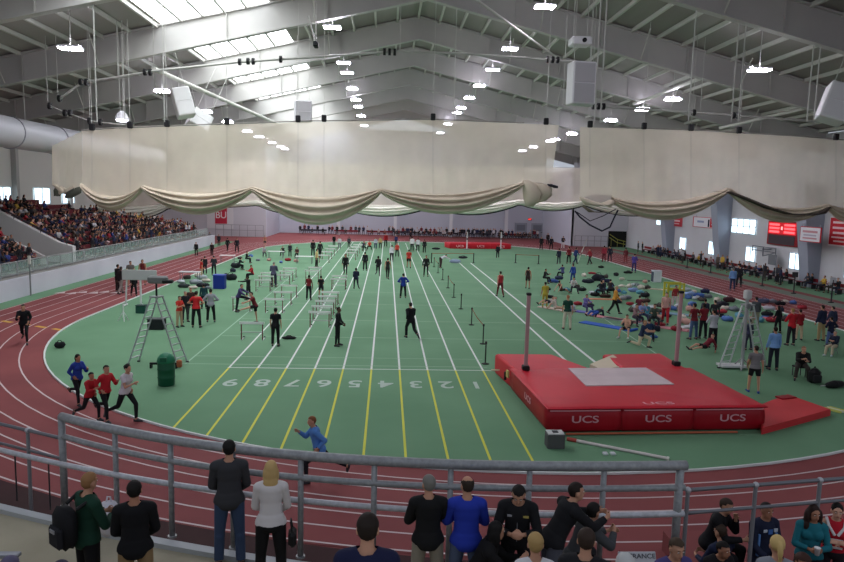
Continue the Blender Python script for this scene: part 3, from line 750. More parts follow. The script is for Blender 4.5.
# ---------------------------------------------------------------- things under the roof
du=MB(); 
for y in (22,):
    pass
D=thing('ventilation_duct','large grey cylindrical ventilation duct at the upper left','duct',(-24.4,22,10.5))
MB().cone((0,0,0),(0,52,0),1.0,n=28).obj('pipe',mat((192,194,200),.5,.1),D,True)
for k in range(1,9): MB().lathe((0,0,0),[(1.0,-.04),(1.06,-.04),(1.06,.04),(1.0,.04)],28).obj('joint_ring',mat((160,162,170),.5,.3),D).matrix_local=Matrix.Translation((0,6*k,0))@Matrix.Rotation(PI/2,4,'X')
for k in range(5): MB().cone((0,8+9*k,.95),(0,8+9*k,4.5),.025,n=5).obj('hanger',M_CABLE,D)
def speaker(label,px,Y,w,h,d,tilt,yaw,roll=0,grille=(176,176,178),body=(214,214,216)):
    p=onY(px[0],px[1],Y); t=thing('loudspeaker',label,'speaker',p); t.rotation_euler=(tilt,roll,yaw)
    MB().box((0,0,0),(w,d,h),bev=.05).obj('cabinet',mat(body,.6),t)
    for s in (-1,1): MB().box((0,-d/2-.01,s*h*.235),(w*.86,.04,h*.44)).obj('grille',mat(grille,.7),t)
    for s in (-1,1): MB().cone((s*w*.35,0,h/2),(s*w*.35,1.2*0,h/2+4.5),.02,n=5).obj('hanger',M_CABLE,t)
speaker('grey-white loudspeaker hanging above the gap between the curtains',(581,84),35,1.22,2.1,.9,0,.12)
speaker('white loudspeaker tilted at the right edge above the right curtain',(836,104),35,1.3,1.9,1.2,-.15,-.35,.3,(220,220,222),(226,226,228))
speaker('white loudspeaker tilted over the left part of the curtain',(183,103),50,1.2,2.0,1.1,-.2,.45,-.22,(216,216,216),(222,222,222))
speaker('small grey loudspeaker hanging behind the middle of the left curtain',(303,112),50,1.2,1.5,.9,0,.2)
speaker('low white loudspeaker just showing over the curtain, left',(199,122),52,1.5,1.4,1.1,-.4,.5,.5,(216,216,216),(222,222,222))
pr=thing('projector','white projector hanging above the grey-white loudspeaker','projector',onY(580,42,35))
MB().box((0,0,0),(1.0,.9,.4),bev=.06).obj('body',mat((222,222,224),.5),pr); MB().cone((.1,-.45,0),(.1,-.52,0),.11,n=16).obj('lens_ring',M_BLK,pr)
for s in (-1,1): MB().cone((s*.35,0,.2),(s*.35,0,6.2),.02,n=5).obj('hanger',M_CABLE,pr)
pl=thing('pendant_lamp','small bright pendant lamp cluster low over the left curtain','lamp',onY(122,119,44.8))
MB().lathe((0,0,0),[(.1,.5),(.3,.3),(.42,0),(.4,-.05)],14).obj('shade',mat((220,220,224),.5),pl); MB().lathe((0,0,0),[(.05,.02),(.38,-.06),(.3,-.16),(.05,-.2)],14).obj('bulb',mat((245,244,255),.4,emit=4),pl)
for s in (-1,1): MB().cone((s*.1,0,.45),(s*.12,0,6),.02,n=5).obj('hanger',M_CABLE,pl)
cm=thing('ceiling_camera','small dark camera on a bracket hanging below the roof, left of the ridge','camera',onY(316,45,46))
MB().box((0,-.1,0),(.3,.7,.35),bev=.05).obj('body',M_BLK,cm); MB().cone((0,-.45,0),(0,-.6,0),.12).obj('lens_ring',M_DARK,cm); MB().cone((0,0,.1),(-.5,0,1.8),.05).obj('bracket',M_CABLE,cm); MB().cone((.0,0,.1),(0,0,5.0),.025).obj('hanger',M_CABLE,cm)
def strut(label,a,b,r): 
    o=MB().cone(a,b,r,n=10).obj('roof_strut',M_PURL); o['kind']='structure'
strut('',onY(154,69,47),onY(280,125,80),.16); strut('',onY(704,77,47),onY(634,104,58.4),.13); strut('',onY(560,60,47),onY(474,-2,35.4),.07)
strut('',onY(850,98,47),onY(720,128,58.4),.12)
for (x,y,Y) in ((457,0,47),(601,0,35.6),(607,0,35.6),(697,0,35.6),(741,0,35.6),(748,0,35.6),(818,0,35.6),(825,0,35.6),(93,0,35.6),(162,0,40)):
    p=onY(x,y,Y); q=onY(x-2,122,Y); o=MB().cone((p.x,Y,rz_(p.x)+1.7),(p.x,Y,q.z),.035,n=6).obj('roof_cable',M_CABLE); o['kind']='structure'
# ---------------------------------------------------------------- right wall: banners and scoreboard
def banner(label,yc,z,w,h,bg,border,blocks,X=37.9):
    t=thing('wall_banner',label,'banner',(X,yc,z)); t.rotation_euler=(0,0,-PI/2)     # local +x runs towards the camera side (-Y)
    MB().box((0,0,0),(w,.05,h)).obj('border',mat(border,.8),t); MB().box((0,-.04,0),(w*.92,.03,h*.9)).obj('cloth',mat(bg,.8),t)
    for (kind,a,b,c,d,col) in blocks:
        if kind=='bar': MB().box((a*w,-.065,b*h),(c*w,.02,d*h)).obj('stripe',mat(col,.8),t)
    for s in (-1,1): MB().box((s*w*.4,.05,h*.5+.1),(.06,.08,.25)).obj('bracket',M_FRM,t)
    return t
RED=(206,44,58)
_bq=onX(810.5,234.5,36.05)
banner('half white half red banner on the right wall, second from the far end',79.3,4.9,7.2,1.25,(226,226,232),(206,80,92),[('bar',.3,0,.32,.84,RED),('bar',.09,-.05,.05,.7,(40,40,60)),('bar',-.2,.05,.24,.2,(150,160,190)),('bar',.3,.12,.22,.12,(240,220,224)),('bar',.3,-.15,.22,.1,(240,220,224))])
banner('small red banner on the right wall, farthest from the camera',87.5,4.7,3,1.2,(200,60,74),(214,110,122),[('bar',0,.1,.6,.15,(236,210,214)),('bar',0,-.2,.5,.1,(236,210,214))])
banner('white banner with thin red border in front of the buttress beside the scoreboard',_bq.y,_bq.z,2.9,1.3,(230,230,236),RED,[('bar',0,.18,.7,.14,(206,150,160)),('bar',0,-.05,.6,.1,(190,180,196)),('bar',0,-.25,.66,.1,(206,150,160))],X=36.05)
banner('tall red banner with white border at the right edge of the wall',55.2,5.05,2.9,2.5,RED,(230,226,230),[('bar',0,.3,.66,.07,(240,214,216)),('bar',.02,.12,.7,.07,(240,214,216)),('bar',0,-.05,.6,.07,(240,214,216)),('bar',-.02,-.2,.66,.05,(240,214,216)),('bar',0,-.33,.5,.05,(240,214,216))])
sb=thing('scoreboard','red lit wall scoreboard with dark lower panel','scoreboard',(37.865,63.4,4.45)); sb.rotation_euler=(0,0,-PI/2)
MB().box((0,0,0),(5.0,.25,2.3),bev=.04).obj('case',mat((150,30,40),.6),sb)
MB().box((0,-.14,.48),(4.7,.04,1.15)).obj('display',mat((190,24,36),.5,emit=.5),sb); MB().box((0,-.14,-.62),(4.3,.04,.85)).obj('lower_panel',mat((70,62,68),.6),sb)
for sx in (-1,1):
    for k in range(3): MB().box((sx*1.25,-.17,.82-.34*k),(1.7,.03,.2)).obj('digit_row',mat((255,80,86),.5,emit=1.6),sb)
MB().box((0,-.17,.5),(.25,.03,.3)).obj('digit_row',mat((255,150,150),.5,emit=1.2),sb)
# folded basketball backstop frame beneath the scoreboard
bk=thing('basketball_backstop','grey steel backstop frame folded against the right wall under the scoreboard','backstop',(37.6,65.4,0))
for y0,z0,y1,z1 in ((-2,3.0,2.2,3.0),(-2,2.6,2.2,2.6),(-2,3,-2,2.0),(2.2,3,2.2,2.4),(0.2,3,.2,2.1),(-2,2.6,.2,2.1)): MB().cone((-.3,y0,z0),(-.3,y1,z1),.05).obj('tube',mat((120,124,132),.5,.3),bk)
MB().box((-.05,0,2.8),(.85,.12,.12)).obj('wall_bracket',mat((120,124,132),.5,.3),bk)
MB().box((-.4,-1.7,1.9),(.08,1.3,1.0)).obj('backboard',mat((120,124,130),.5),bk)
# ---------------------------------------------------------------- left grandstand
slab('stand_fascia',(-23.5,64,.6),(.3,60,1.28),M_FASC)
slab('stand_concourse',(-24.6,64,.6),(1.9,60,1.2),mat((150,148,142),.85))
ROWD,ROWH=.82,.46
def rowx(i): return -25.6-ROWD*i
def rowz(i): return 1.36+ROWH*i
def yend(nm,i,y1): return y1 if nm=='near' else min(y1,66+(6.25-(rowz(i)+1.2))/.105)
M_STEP=mat((120,112,108),.85); M_SEAT=mat((112,34,44),.7)
for nm,y0,y1,nr in (('near',36,52,9),('far',56.2,94,9)):
    mb=MB()
    for i in range(nr): ye=yend(nm,i,y1); mb.box(((rowx(i)+.41-36.9)/2,(y0+ye)/2,rowz(i)/2),(rowx(i)+.41+36.9,ye-y0,rowz(i)))
    ye=yend(nm,nr-1,y1); mb.box(((rowx(nr-1)-.4-36.9)/2,(y0+ye)/2,rowz(nr-1)/2+.05),(rowx(nr-1)-.4+36.9,ye-y0,rowz(nr-1)+.1))
    s=struct('stand_steps',mb,M_STEP)
    for i in range(nr):
        ye=yend(nm,i,y1); b=MB(); x=rowx(i); b.box((x-.22,(y0+ye)/2,rowz(i)+.42),(.4,ye-y0-.3,.06)); b.box((x-.42,(y0+ye)/2,rowz(i)+.66),(.05,ye-y0-.3,.4)); 
        k=y0+1
        while k<ye: b.box((x-.25,k,rowz(i)+.2),(.2,.06,.4)); k+=2
        b.obj('seat_row',M_SEAT,s)
# sloping parapet of the stair opening
pp=MB(); 
for y in (55.4,55.9): pass
pts=[(-24.9,1.2),(-24.9,2.45),(-26.0,2.75),(-36.6,8.3),(-36.6,1.2)]
pp.loft([[Vector((x,55.35,z)) for x,z in pts],[Vector((x,55.9,z)) for x,z in pts]]); struct('stair_parapet',pp,mat((206,205,204),.85))
pts=[(-25.4,1.2),(-25.4,1.9),(-36.6,7.4),(-36.6,1.2)]
MBp=MB().loft([[Vector((x,52.05,z)) for x,z in pts],[Vector((x,52.3,z)) for x,z in pts]]); struct('stair_parapet',MBp,mat((206,205,204),.85))
hr=thing('stair_handrail','dark metal handrail along the top of the white sloping stair wall, left','handrail',(0,55.5,0))
MB().tube([(-24.9,0,2.75),(-26,0,3.05),(-36,0,8.3)],.06).obj('rail',mat((70,60,66),.5),hr)
for k in range(6):
    x=-25.4-2*k; z=2.6+(-26-x)*.523+.1 if x<-26 else 2.6; MB().cone((x,0,z-.1),(x,0,z+.42),.03).obj('post',mat((90,84,88),.5),hr)
# glass balustrade on the concourse edge
br=thing('glass_balustrade','long metal railing with glass panels along the left grandstand front','railing',(-24.3,0,1.2))
M_GL=bpy.data.materials.new('glass'); M_GL.use_nodes=True; _nt=M_GL.node_tree; _p=_nt.nodes['Principled BSDF']; _p.inputs['Base Color'].default_value=rgb((176,206,196)); _p.inputs['Alpha'].default_value=.28; _p.inputs['Roughness'].default_value=.15
for z in (.95,): MB().box((0,65,z),(.06,58,.06)).obj('top_rail',mat((186,188,190),.4,.4),br)
MB().box((0,65,.12),(.05,58,.05)).obj('lower_rail',mat((166,168,172),.4,.4),br)
y=36
while y<=94.1:
    MB().box((0,y,.47),(.06,.06,.95)).obj('post',mat((176,178,180),.4,.4),br)
    if y<94: MB().box((0,y+1,.53),(.015,1.86,.72)).obj('glass_panel',M_GL,br)
    y+=2
def fence(label,x0,x1,y,h,n,rails=2):
    t=thing('railing',label,'railing',((x0+x1)/2,y,0)); w=x1-x0
    for k in range(n+1): MB().cone((-w/2+w*k/n,0,0),(-w/2+w*k/n,0,h),.04).obj('post',mat((150,152,160),.5,.3),t)
    for k in range(rails): MB().cone((-w/2,0,h*(1-k*.45)),(w/2,0,h*(1-k*.45)),.035).obj('rail',mat((150,152,160),.5,.3),t)
fence('grey metal railing in front of the far left wall below the emblem banner',-27.5,-19.9,111.3,1.9,6)
fence('grey metal railing in front of the far right wall beside the doorway',29.4,34.6,105.2,1.7,5)
pole=thing('lamp_post','thin pale pole standing at the near end of the left fascia','pole',(-23.1,45.2,0))
MB().cone((0,0,0),(0,0,2.6),.05).obj('pole',mat((120,124,124),.5),pole); MB().box((0,0,2.35),(.14,.14,.55)).obj('cap',mat((200,200,190),.6),pole)
# ---------------------------------------------------------------- near stand: walkway, steps, rails
def arc(r,xa,xb,z,n=40):
    a0=math.asin((xa-CX)/r); a1=math.asin((xb-CX)/r); return [Vector((CX+r*math.sin(a),CN-r*math.cos(a),z)) for a in [a0+(a1-a0)*i/n for i in range(n+1)]]
def arc_block(r0,r1,z0,z1,xa=-9.5,xb=9.5,n=40):
    mb=MB(); rings=[]
    A=arc(r0,xa,xb,0,n); B=arc(r1,xa,xb,0,n)
    for a,b in zip(A,B): rings.append([Vector((a.x,a.y,z0)),Vector((b.x,b.y,z0)),Vector((b.x,b.y,z1)),Vector((a.x,a.y,z1))])
    return mb.loft(rings)
WZ=2.0
ZT,ZM,ZL=3.47,3.155,2.79
_rp=[g(x,y,ZT) for x,y in ((62,416),(113,430),(170,440),(235,448),(300,455),(375,461),(450,464),(530,466),(605,467),(686,465))]
_pf=np.polyfit([p.x for p in _rp],[p.y for p in _rp],3)
def ry(x): return float(np.polyval(_pf,x)) if -6.5<x<4.2 else (float(np.polyval(_pf,-6.5))+(-6.5-x)*.55 if x<0 else float(np.polyval(_pf,4.2))+(x-4.2)*.12)
def fit(pts,z,deg=2):
    q=[g(x,y,z) for x,y in pts]; pf=np.polyfit([p.x for p in q],[p.y for p in q],deg); return lambda x: float(np.polyval(pf,x))
lowy=fit(((0,451),(60,462),(214,491),(300,500),(400,509),(620,516),(680,513)),ZL)
cky=fit(((0,513),(58,525),(120,537),(176,547),(214,555),(500,600),(680,606)),WZ)
def rpath(xa,xb,z,n=50,off=0.0,f=None): return [Vector((x,(f or ry)(x)+off,z)) for x in [xa+(xb-xa)*i/n for i in range(n+1)]]
def rblock(o0,o1,z0,z1,xa=-11,xb=11,n=60):
    return MB().loft([[Vector((a.x,a.y,z0)),Vector((b.x,b.y,z0)),Vector((b.x,b.y,z1)),Vector((a.x,a.y,z1))] for a,b in zip(rpath(xa,xb,0,n,-o0,cky),rpath(xa,xb,0,n,-o1,cky))])

struct('walkway',rblock(-.1,2.0,WZ-.4,WZ),M_CONC)
struct('walkway_kerb',rblock(-.1,.06,WZ-.05,WZ+.07),mat((176,180,184),.6))
TIER=[]
for k in range(7):
    z=WZ+.35*(k+1); r=2.0+.8*k; TIER.append((r,z)); struct('stand_step',rblock(r,r+.8,z-.6,z),M_CONC)
struct('lower_platform_step',arc_block(27.0,28.1,1.0,1.35,4.9,12),M_RUNWAY)
struct('lower_platform',arc_block(27.0,29.45,.7,1.0,4.15,12),M_RUNWAY)
gr=thing('guardrail','thick grey pipe guardrail with three rails curving along the near walkway','railing',(0,0,0))
def rail(name,pts,r,m,par): return MB().tube(pts,r,10).obj(name,m,par,True)
XA,XB=_rp[0].x,_rp[-1].x
rail('top_rail',rpath(XA,XB,ZT),.068,M_RAIL,gr); rail('middle_rail',rpath(XA,XB,ZM),.045,M_RAIL,gr)
for px,py in ((62,416),(114,430),(170,440),(233,448),(301,455),(374.5,461),(451,464),(530,466),(605,467),(680,465)):
    p=g(px,py,ZT); q=Vector((p.x,ry(p.x),0))
    MB().cone((q.x,q.y,WZ),(q.x,q.y,ZT),.04 if px not in(62,680) else .055,n=10).obj('post',M_RAIL,gr,True)
    MB().cone((q.x,q.y,WZ),(q.x,q.y,WZ+.025),.065,n=12).obj('base_plate',M_RAIL,gr)
lr=thing('handrail','pale lower handrail running the whole walkway below the thick rails','railing',(0,0,0))
rail('rail',rpath(-7.5,XB,ZL,50,0,lowy),.042,M_RAILW,lr)
for px,py in ((-60,436),(17,452),(50,460)):
    p=g(px,py,ZL); q=Vector((p.x,lowy(p.x),0)); MB().cone((q.x,q.y,WZ),(q.x,q.y,ZL),.012,n=6).obj('baluster',M_DARK,lr)
def thinrail(label,r,xa,xb,posts,zb,ztop=3.05):
    t=thing('thin_railing',label,'railing',(0,0,0))
    rail('top_rail',rpath(xa,xb,ztop,30,0,r),.03,mat((120,122,128),.45,.5),t); rail('middle_rail',rpath(xa,xb,ztop-.34,30,0,r),.025,mat((120,122,128),.45,.5),t)
    for x in posts:
        q=Vector((x,r(x),0)); MB().cone((q.x,q.y,zb),(q.x,q.y,ztop+.02),.03,n=8).obj('post',mat((140,142,148),.45,.3),t)
        MB().ell((q.x,q.y,ztop),(.045,.045,.045)).obj('ball_joint',mat((190,192,198),.4,.4),t)
thinrail('thin grey two-bar railing at the right of the near stand',fit(((688,490),(756,485),(820,480),(844,478.5)),3.05),g(688,490,3.05).x,9.5,[g(688,490,3.05).x,g(756,485,3.05).x,g(820,480,3.05).x,8.0],1.0)
thinrail('thin grey railing at the far left beyond the walkway',fit(((0,424),(28,430),(60,438)),3.05,1),-9,g(60,438,3.05).x,[-8,g(28,430,3.05).x],1.6)
sg=thing('entrance_sign','white ENTRANCE sign board low on the near walkway edge','sign',onY(637,557.5,ry(3.1)-.1)); sg.rotation_euler=(R(-25),0,0)
MB().box((0,0,0),(.52,.02,.15),bev=.006).obj('board',mat((206,206,212),.6),sg); text('lettering','ENTRANCE',.085,mat((70,72,80),.7),(0,-.014,.015),(PI/2,0,0),sg,sx=1.15,depth=.001)
MB().box((0,.03,-.1),(.04,.03,.3)).obj('stem',M_RAIL,sg)
# ---------------------------------------------------------------- hurdles
def hurdle():
    t=thing('hurdle','hurdle','hurdle')
    MB().box((0,0,.85),(1.18,.03,.12),bev=.008).obj('top_bar',mat((232,232,230),.6),t)
    MB().box((0,.02,.40),(1.1,.03,.04)).obj('lower_bar',mat((196,198,196),.6),t)
    for s in (-1,1):
        u=MB().box((s*.5,.02,.44),(.045,.045,.86)).obj('upright',mat((112,58,56),.5,.2),t)
        f=MB().box((s*.5,.33,.025),(.05,.68,.05),bev=.012).obj('foot',mat((200,202,202),.5,.2),t); MB().box((s*.5,.58,.06),(.07,.1,.06),bev=.01).obj('weight',M_BLK,f)
    return t
HUR=[ # px, py, label
(252,340.5,'white-topped hurdle standing alone, nearest to the camera on the left lanes'),
(241.5,311.7,'hurdle on which an athlete in a purple jacket rests his foot'),
(274,313.5,'hurdle just right of the athlete lifting a leg, second nearest of its row'),
(283,305.5,'hurdle third from the camera in the left lane row'),
(289,298,'hurdle fourth from the camera in the left lane row'),
(263,292,'front hurdle of the stack of three behind the stretching athletes'),
(266,287.5,'middle hurdle of the stack of three behind the stretching athletes'),
(268,284,'rear hurdle of the stack of three behind the stretching athletes'),
(283,286,'front hurdle of the three beside the man in grey-purple at the left lanes'),
(286.5,282,'middle hurdle of the three beside the man in grey-purple at the left lanes'),
(290,278.5,'rear hurdle of the three beside the man in grey-purple at the left lanes'),
(319.5,328,'front hurdle of the close row of five near the black-clad man'),
(322,321.5,'second hurdle of the close row of five near the black-clad man'),
(325,315.5,'third hurdle of the close row of five near the black-clad man'),
(327.5,310,'fourth hurdle of the close row of five near the black-clad man'),
(330,305.5,'rear hurdle of the close row of five near the black-clad man'),
(338.5,290.5,'front hurdle of the white-topped pair in the middle lanes'),
(339.5,287,'rear hurdle of the white-topped pair in the middle lanes'),
(312,281,'front hurdle of the pair behind the athlete in dark red'),
(315,277.5,'rear hurdle of the pair behind the athlete in dark red'),
(324,263.5,'front hurdle of the far left row by the officials table'),
(327,259.5,'second hurdle of the far left row by the officials table'),
(330,256,'third hurdle of the far left row by the officials table'),
(333,253,'rear hurdle of the far left row by the officials table'),
(351,260.5,'front hurdle of the far middle row of four'),
(353,257,'second hurdle of the far middle row of four'),
(355.5,254,'third hurdle of the far middle row of four'),
(358,251.5,'rear hurdle of the far middle row of four')]
h0=None
for px,py,lab in HUR:
    p=g(px,py)
    if h0 is None: h0=hurdle(); h0.location=p; h0['label']=lab; h0['group']='hurdles set out on the lanes'
    else: dup(h0,p,R(rnd.uniform(-3,3)),lab,'hurdles set out on the lanes')
# ---------------------------------------------------------------- belt posts
def post():
    t=thing('barrier_post','post','post')
    MB().lathe((0,0,0),[(.16,0),(.17,.02),(.05,.05),(.03,.06)],16).obj('base',M_BLK,t,True); MB().cone((0,0,.04),(0,0,.98),.03,n=10).obj('pole',mat((34,36,36),.4,.3),t,True)
    MB().box((0,0,.93),(.085,.085,.12),bev=.012).obj('belt_head',mat((30,30,32),.5),t)
    return t
BP=[(434,267),(438,273),(442.6,280),(448,288),(453.7,297.5),(461,309),(471.5,325),(483,344),(485.3,364)]
b0=None
for i,(px,py) in enumerate(reversed(BP)):
    lab='black belt-barrier post beside the sprint lanes, %s from the camera'%ordn(i+1)
    if b0 is None: b0=post(); b0.location=g(px,py); b0['label']=lab; b0['group']='belt-barrier posts'
    else: dup(b0,g(px,py),0,lab,'belt-barrier posts')
def belt(label,a,b):
    A,B=g(*a),g(*b); A.z=B.z=.92; m=(A+B)/2-Vector((0,0,.08)); d=Vector((0,0,.03))
    o=MB().add([A-d,m-d,B-d,B+d,m+d,A+d],[(0,1,4,5),(1,2,3,4)]).obj('barrier_belt',mat((150,92,60),.7)); tag(o,label,'belt')
belt('faded orange belt strung between the two nearest leaning barrier posts',(471.5,325),(483,344)); belt('faded orange belt between two barrier posts halfway down the lanes',(448,288),(453.7,297.5))
belt('dark orange belt between the two farthest barrier posts of the row',(434,267),(438,273))
for lab,(xa,ya),(xb,yb),h in (('low dark gate of two posts and a crossbar left of the far high jump bar',(431.5,263),(473.5,263),1.1),('low dark gate of two posts and a bar on the turf beside the runway',(515.5,263),(538.5,264),1.0)):
    a,b=g(xa,ya),g(xb,yb); c=(a+b)/2; t=thing('barrier_gate',lab,'barrier',c)
    for p in (a,b): q=p-c; MB().cone((q.x,q.y,0),(q.x,q.y,h),.05).obj('post',M_BLK,t); MB().lathe((q.x,q.y,0),[(.2,0),(.2,.03),(.06,.06)],12).obj('base',M_BLK,t)
    qa,qb=a-c,b-c; MB().cone((qa.x,qa.y,h-.05),(qb.x,qb.y,h-.05),.03).obj('crossbar',mat((150,96,62),.6),t)
# stanchions with small signs along the right straight
for i,(px,py,h,sgn) in enumerate(((710.5,273,1.2,0),(741.5,283,1.2,0),(762,286,1.9,0),(793.5,293.5,1.55,1),(831,302.6,1.7,1),(687,268,1.3,0))):
    t=thing('track_post','dark post along the right straight%s, %s'%(' with a sign' if sgn else '',['below the second wall window','below the third wall window','tall and bare, left of the scoreboard end','left of the two sign posts','nearest the right edge','farthest along'][i]),'post',g(px,py))
    MB().lathe((0,0,0),[(.2,0),(.2,.04),(.05,.08)],14).obj('base',M_BLK,t); MB().cone((0,0,.05),(0,0,h),.05).obj('pole',mat((56,56,60),.5),t)
    if sgn: MB().box((0,0,h),(.5,.06,.42),bev=.02).obj('sign_plate',mat((54,54,58) if i==3 else (206,206,210),.6),t)
# ---------------------------------------------------------------- pole vault pit
PZ=.82
pit=thing('pole_vault_mat','large red pole vault landing mat with white pad and three lettered front panels','landing mat',(4.97,19.72,0),R(3.3))
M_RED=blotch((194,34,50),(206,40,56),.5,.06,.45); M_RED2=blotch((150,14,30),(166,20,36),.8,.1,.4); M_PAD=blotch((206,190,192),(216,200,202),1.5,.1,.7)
W,Lm=6.98,4.75
def cushion(x0,x1,y0,y1,z0,z1,b=.07):
    mb=MB(); rings=[]
    for z,i in ((z0,.03),(z0+.06,0),(z0+(z1-z0)*.35,-.02),(z0+(z1-z0)*.65,-.02),(z1-b,0),(z1-.02,b*.5),(z1,b*1.3)):
        n=10; P=[]
        for a,b_ in (((x0+i,y0+i),(x1-i,y0+i)),((x1-i,y0+i),(x1-i,y1-i)),((x1-i,y1-i),(x0+i,y1-i)),((x0+i,y1-i),(x0+i,y0+i))):
            for k in range(n): t=k/n; P.append(Vector((a[0]+(b_[0]-a[0])*t,a[1]+(b_[1]-a[1])*t,z+.006*math.sin(7*t*PI+z*20))))
        rings.append(P)
    return mb.loft(rings)
for i in range(3):
    x0,x1=W*i/3+.01,W*(i+1)/3-.01
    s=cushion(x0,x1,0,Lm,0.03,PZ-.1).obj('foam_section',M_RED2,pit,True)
    tx=text('lettering','UCS',.31,mat((206,150,160),.6),((x0+x1)/2+(.0 if i<2 else .1),-.028,.42),(PI/2,0,0),s,sx=1.5,depth=.003)
    MB().box(((x0+x1)/2,-.012,PZ-.12),(x1-x0-.1,.03,.03)).obj('seam_strip',mat((226,150,160),.6),s)
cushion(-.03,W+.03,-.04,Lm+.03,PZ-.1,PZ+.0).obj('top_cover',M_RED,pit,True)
text('lettering','UCS',.34,mat((224,160,170),.6),(3.62,.28,PZ+.004),(0,0,0),pit,sx=1.6,depth=.002)
text('lettering','UCS',.3,mat((224,170,178),.6),(-.04,2.2,.42),(PI/2,0,-PI/2),pit,sx=1.4)
pd=MB(); P4=[Matrix.Rotation(-R(3.3),3,'Z')@(g(x,y,.8)-Vector((4.97,19.72,.8))) for x,y in ((586,387),(674,385.5),(646,369),(568,369.5))]
pd.loft([[Vector((p.x,p.y,PZ+.003)) for p in P4],[Vector((p.x,p.y,PZ+.035)) for p in P4]]); pd.obj('landing_pad',M_PAD,pit)
def bun(name,pts):
    q=[Matrix.Rotation(-R(3.3),3,'Z')@(g(x,y,.8)-Vector((4.97,19.72,.8))) for x,y in pts]; c=sum(q,Vector())/len(q)
    rr=[[Vector((c.x+(p.x-c.x)*k,c.y+(p.y-c.y)*k,z)) for p in q] for z,k in ((.03,.98),(.1,1),(.6,1.005),(.74,1),(PZ-.03,.975),(PZ,.93))]
    return MB().loft(rr).obj(name,M_RED,pit)
lb=bun('left_front_mat',[(516,371),(495.5,354),(552,354.5),(590,368.5)])
MB().box((-.08,4.92,.55),(.06,.22,.26),rz=.1).obj('buckle_flap',mat((196,180,110),.7),lb); MB().box((-.1,5.2,.4),(.08,.1,.3)).obj('strap',M_BLK,lb)
bun('right_front_mat',[(622,368),(603,354.5),(661,353.5),(690,370)])
q=[Matrix.Rotation(-R(3.3),3,'Z')@(g(x,y,z)-Vector((4.97,19.72,0))) for x,y,z in ((590,364,.75),(613,354.5,.85),(628,366,.75),(600,369,.8))]
vb=MB(); vb.loft([[Vector((p.x,p.y,.03)) for p in q],[Vector((p.x,p.y,p.z)) for p in q]]).obj('vault_box_collar',mat((208,196,172),.8),pit)
# flat red runway mat folded to the right
fm=thing('flat_mat','thin bright red mat lying flat at the right end of the big landing mat','mat',(13.3,21.6,0))
q=[g(x,y,.22) for x,y in ((762,428),(757,406),(788,394.5),(831,409.5))]
MB().loft([[Vector((p.x-13.3,p.y-21.6,z)) for p in q] for z in (0,.18)]+[[Vector((p.x-13.3-(p.x-13.6)*.02,p.y-21.6,.23)) for p in q]]).obj('pad',blotch((204,52,58),(212,58,64),.8,.08,.5),fm)
a=g(786,396.5,.27); MB().box((a.x-13.3,a.y-21.6,.25),(.7,.35,.05),rz=.3,bev=.02).obj('fold_flap',mat((150,26,36),.5),fm)
st=thing('striped_bar_end','small yellow and white striped bar end on the turf right of the flat mat','bar',g(836,411.5))
for k in range(3): MB().box((-.12+.12*k,.05*k,.05),(.07,.55,.07),rz=.5).obj('stripe',mat([(206,206,110),(224,224,200),(190,196,90)][k],.6),st)
# standards
def standard(label,px,yb,yt):
    b=g(px,yb,PZ); t=thing('vault_standard',label,'standard',(b.x,b.y,0)); d=b.y; r=ray(px,yt); H=EYE+r.z*(b.y/r.y)
    MB().box((0,0,PZ+.09),(.26,.3,.18),bev=.03).obj('pad_sleeve',M_BLK,t)
    MB().box((0,0,PZ/2),(.12,.12,PZ)).obj('lower_post',M_DARK,t)
    MB().box((0,0,(PZ+.15+H)/2),(.13,.13,H-PZ-.15),bev=.02).obj('post',mat((176,142,146),.5,.15),t)
    MB().box((0,0,H),(.17,.17,.1),bev=.02).obj('cap',M_BLK,t); MB().box((0,.1,H-.6),(.1,.2,.12)).obj('bar_peg',mat((120,110,112),.5,.3),t)
standard('tall pinkish grey vault standard at the left of the red landing mat',525.5,370,294)
standard('tall pinkish grey vault standard at the right of the red landing mat',676,365.5,292)
bx=thing('standard_base_box','small dark grey box with a white square top in front of the mat corner','box',g(556.5,450)+Vector((0,.25,0)))
MB().box((0,0,.21),(.5,.4,.42),bev=.02).obj('box',mat((84,84,84),.7),bx); MB().box((0,0,.43),(.46,.36,.03)).obj('lid',mat((200,200,198),.6),bx); MB().box((0,0,.452),(.16,.16,.02)).obj('socket',M_DARK,bx)
def bar(name,label,cat,a,b,r,col,endcol=None,z=.05):
    A,B=g(*a),g(*b); t=thing(name,label,cat,A); d=B-A
    MB().cone((0,0,z),(d.x,d.y,z),r,n=8).obj('tube',mat(col,.5),t)
    if endcol: MB().cone((0,0,z),(d.x*.1,d.y*.1,z),r*1.3,n=8).obj('red_end',mat(endcol,.5),t); MB().cone((d.x*.98,d.y*.98,z),(d.x,d.y,z),r*1.3,n=8).obj('end_cap',mat((220,216,206),.5),t)
    return t
bar('crossbar','white crossbar with a red end lying on the turf before the big red mat','crossbar',(567,440.5),(669,460.5),.045,(214,204,200),(176,70,62))
bar('crossbar','orange crossbar lying along the foot of the big red mat front','crossbar',(566,435.5),(737,433.5),.035,(186,96,66))
bar('crossbar','pale crossbar end poking out left of the mat between its sections','crossbar',(491,377.5),(511,377.5),.035,(206,200,170),z=.3)
sm=thing('clip','pair of small white metal clips on the turf beside the white crossbar','clip',g(609,454.5))
for k in (-1,1): MB().box((.11*k,0,.03),(.14,.16,.06),bev=.015).obj('clip_half',mat((206,208,212),.5),sm)
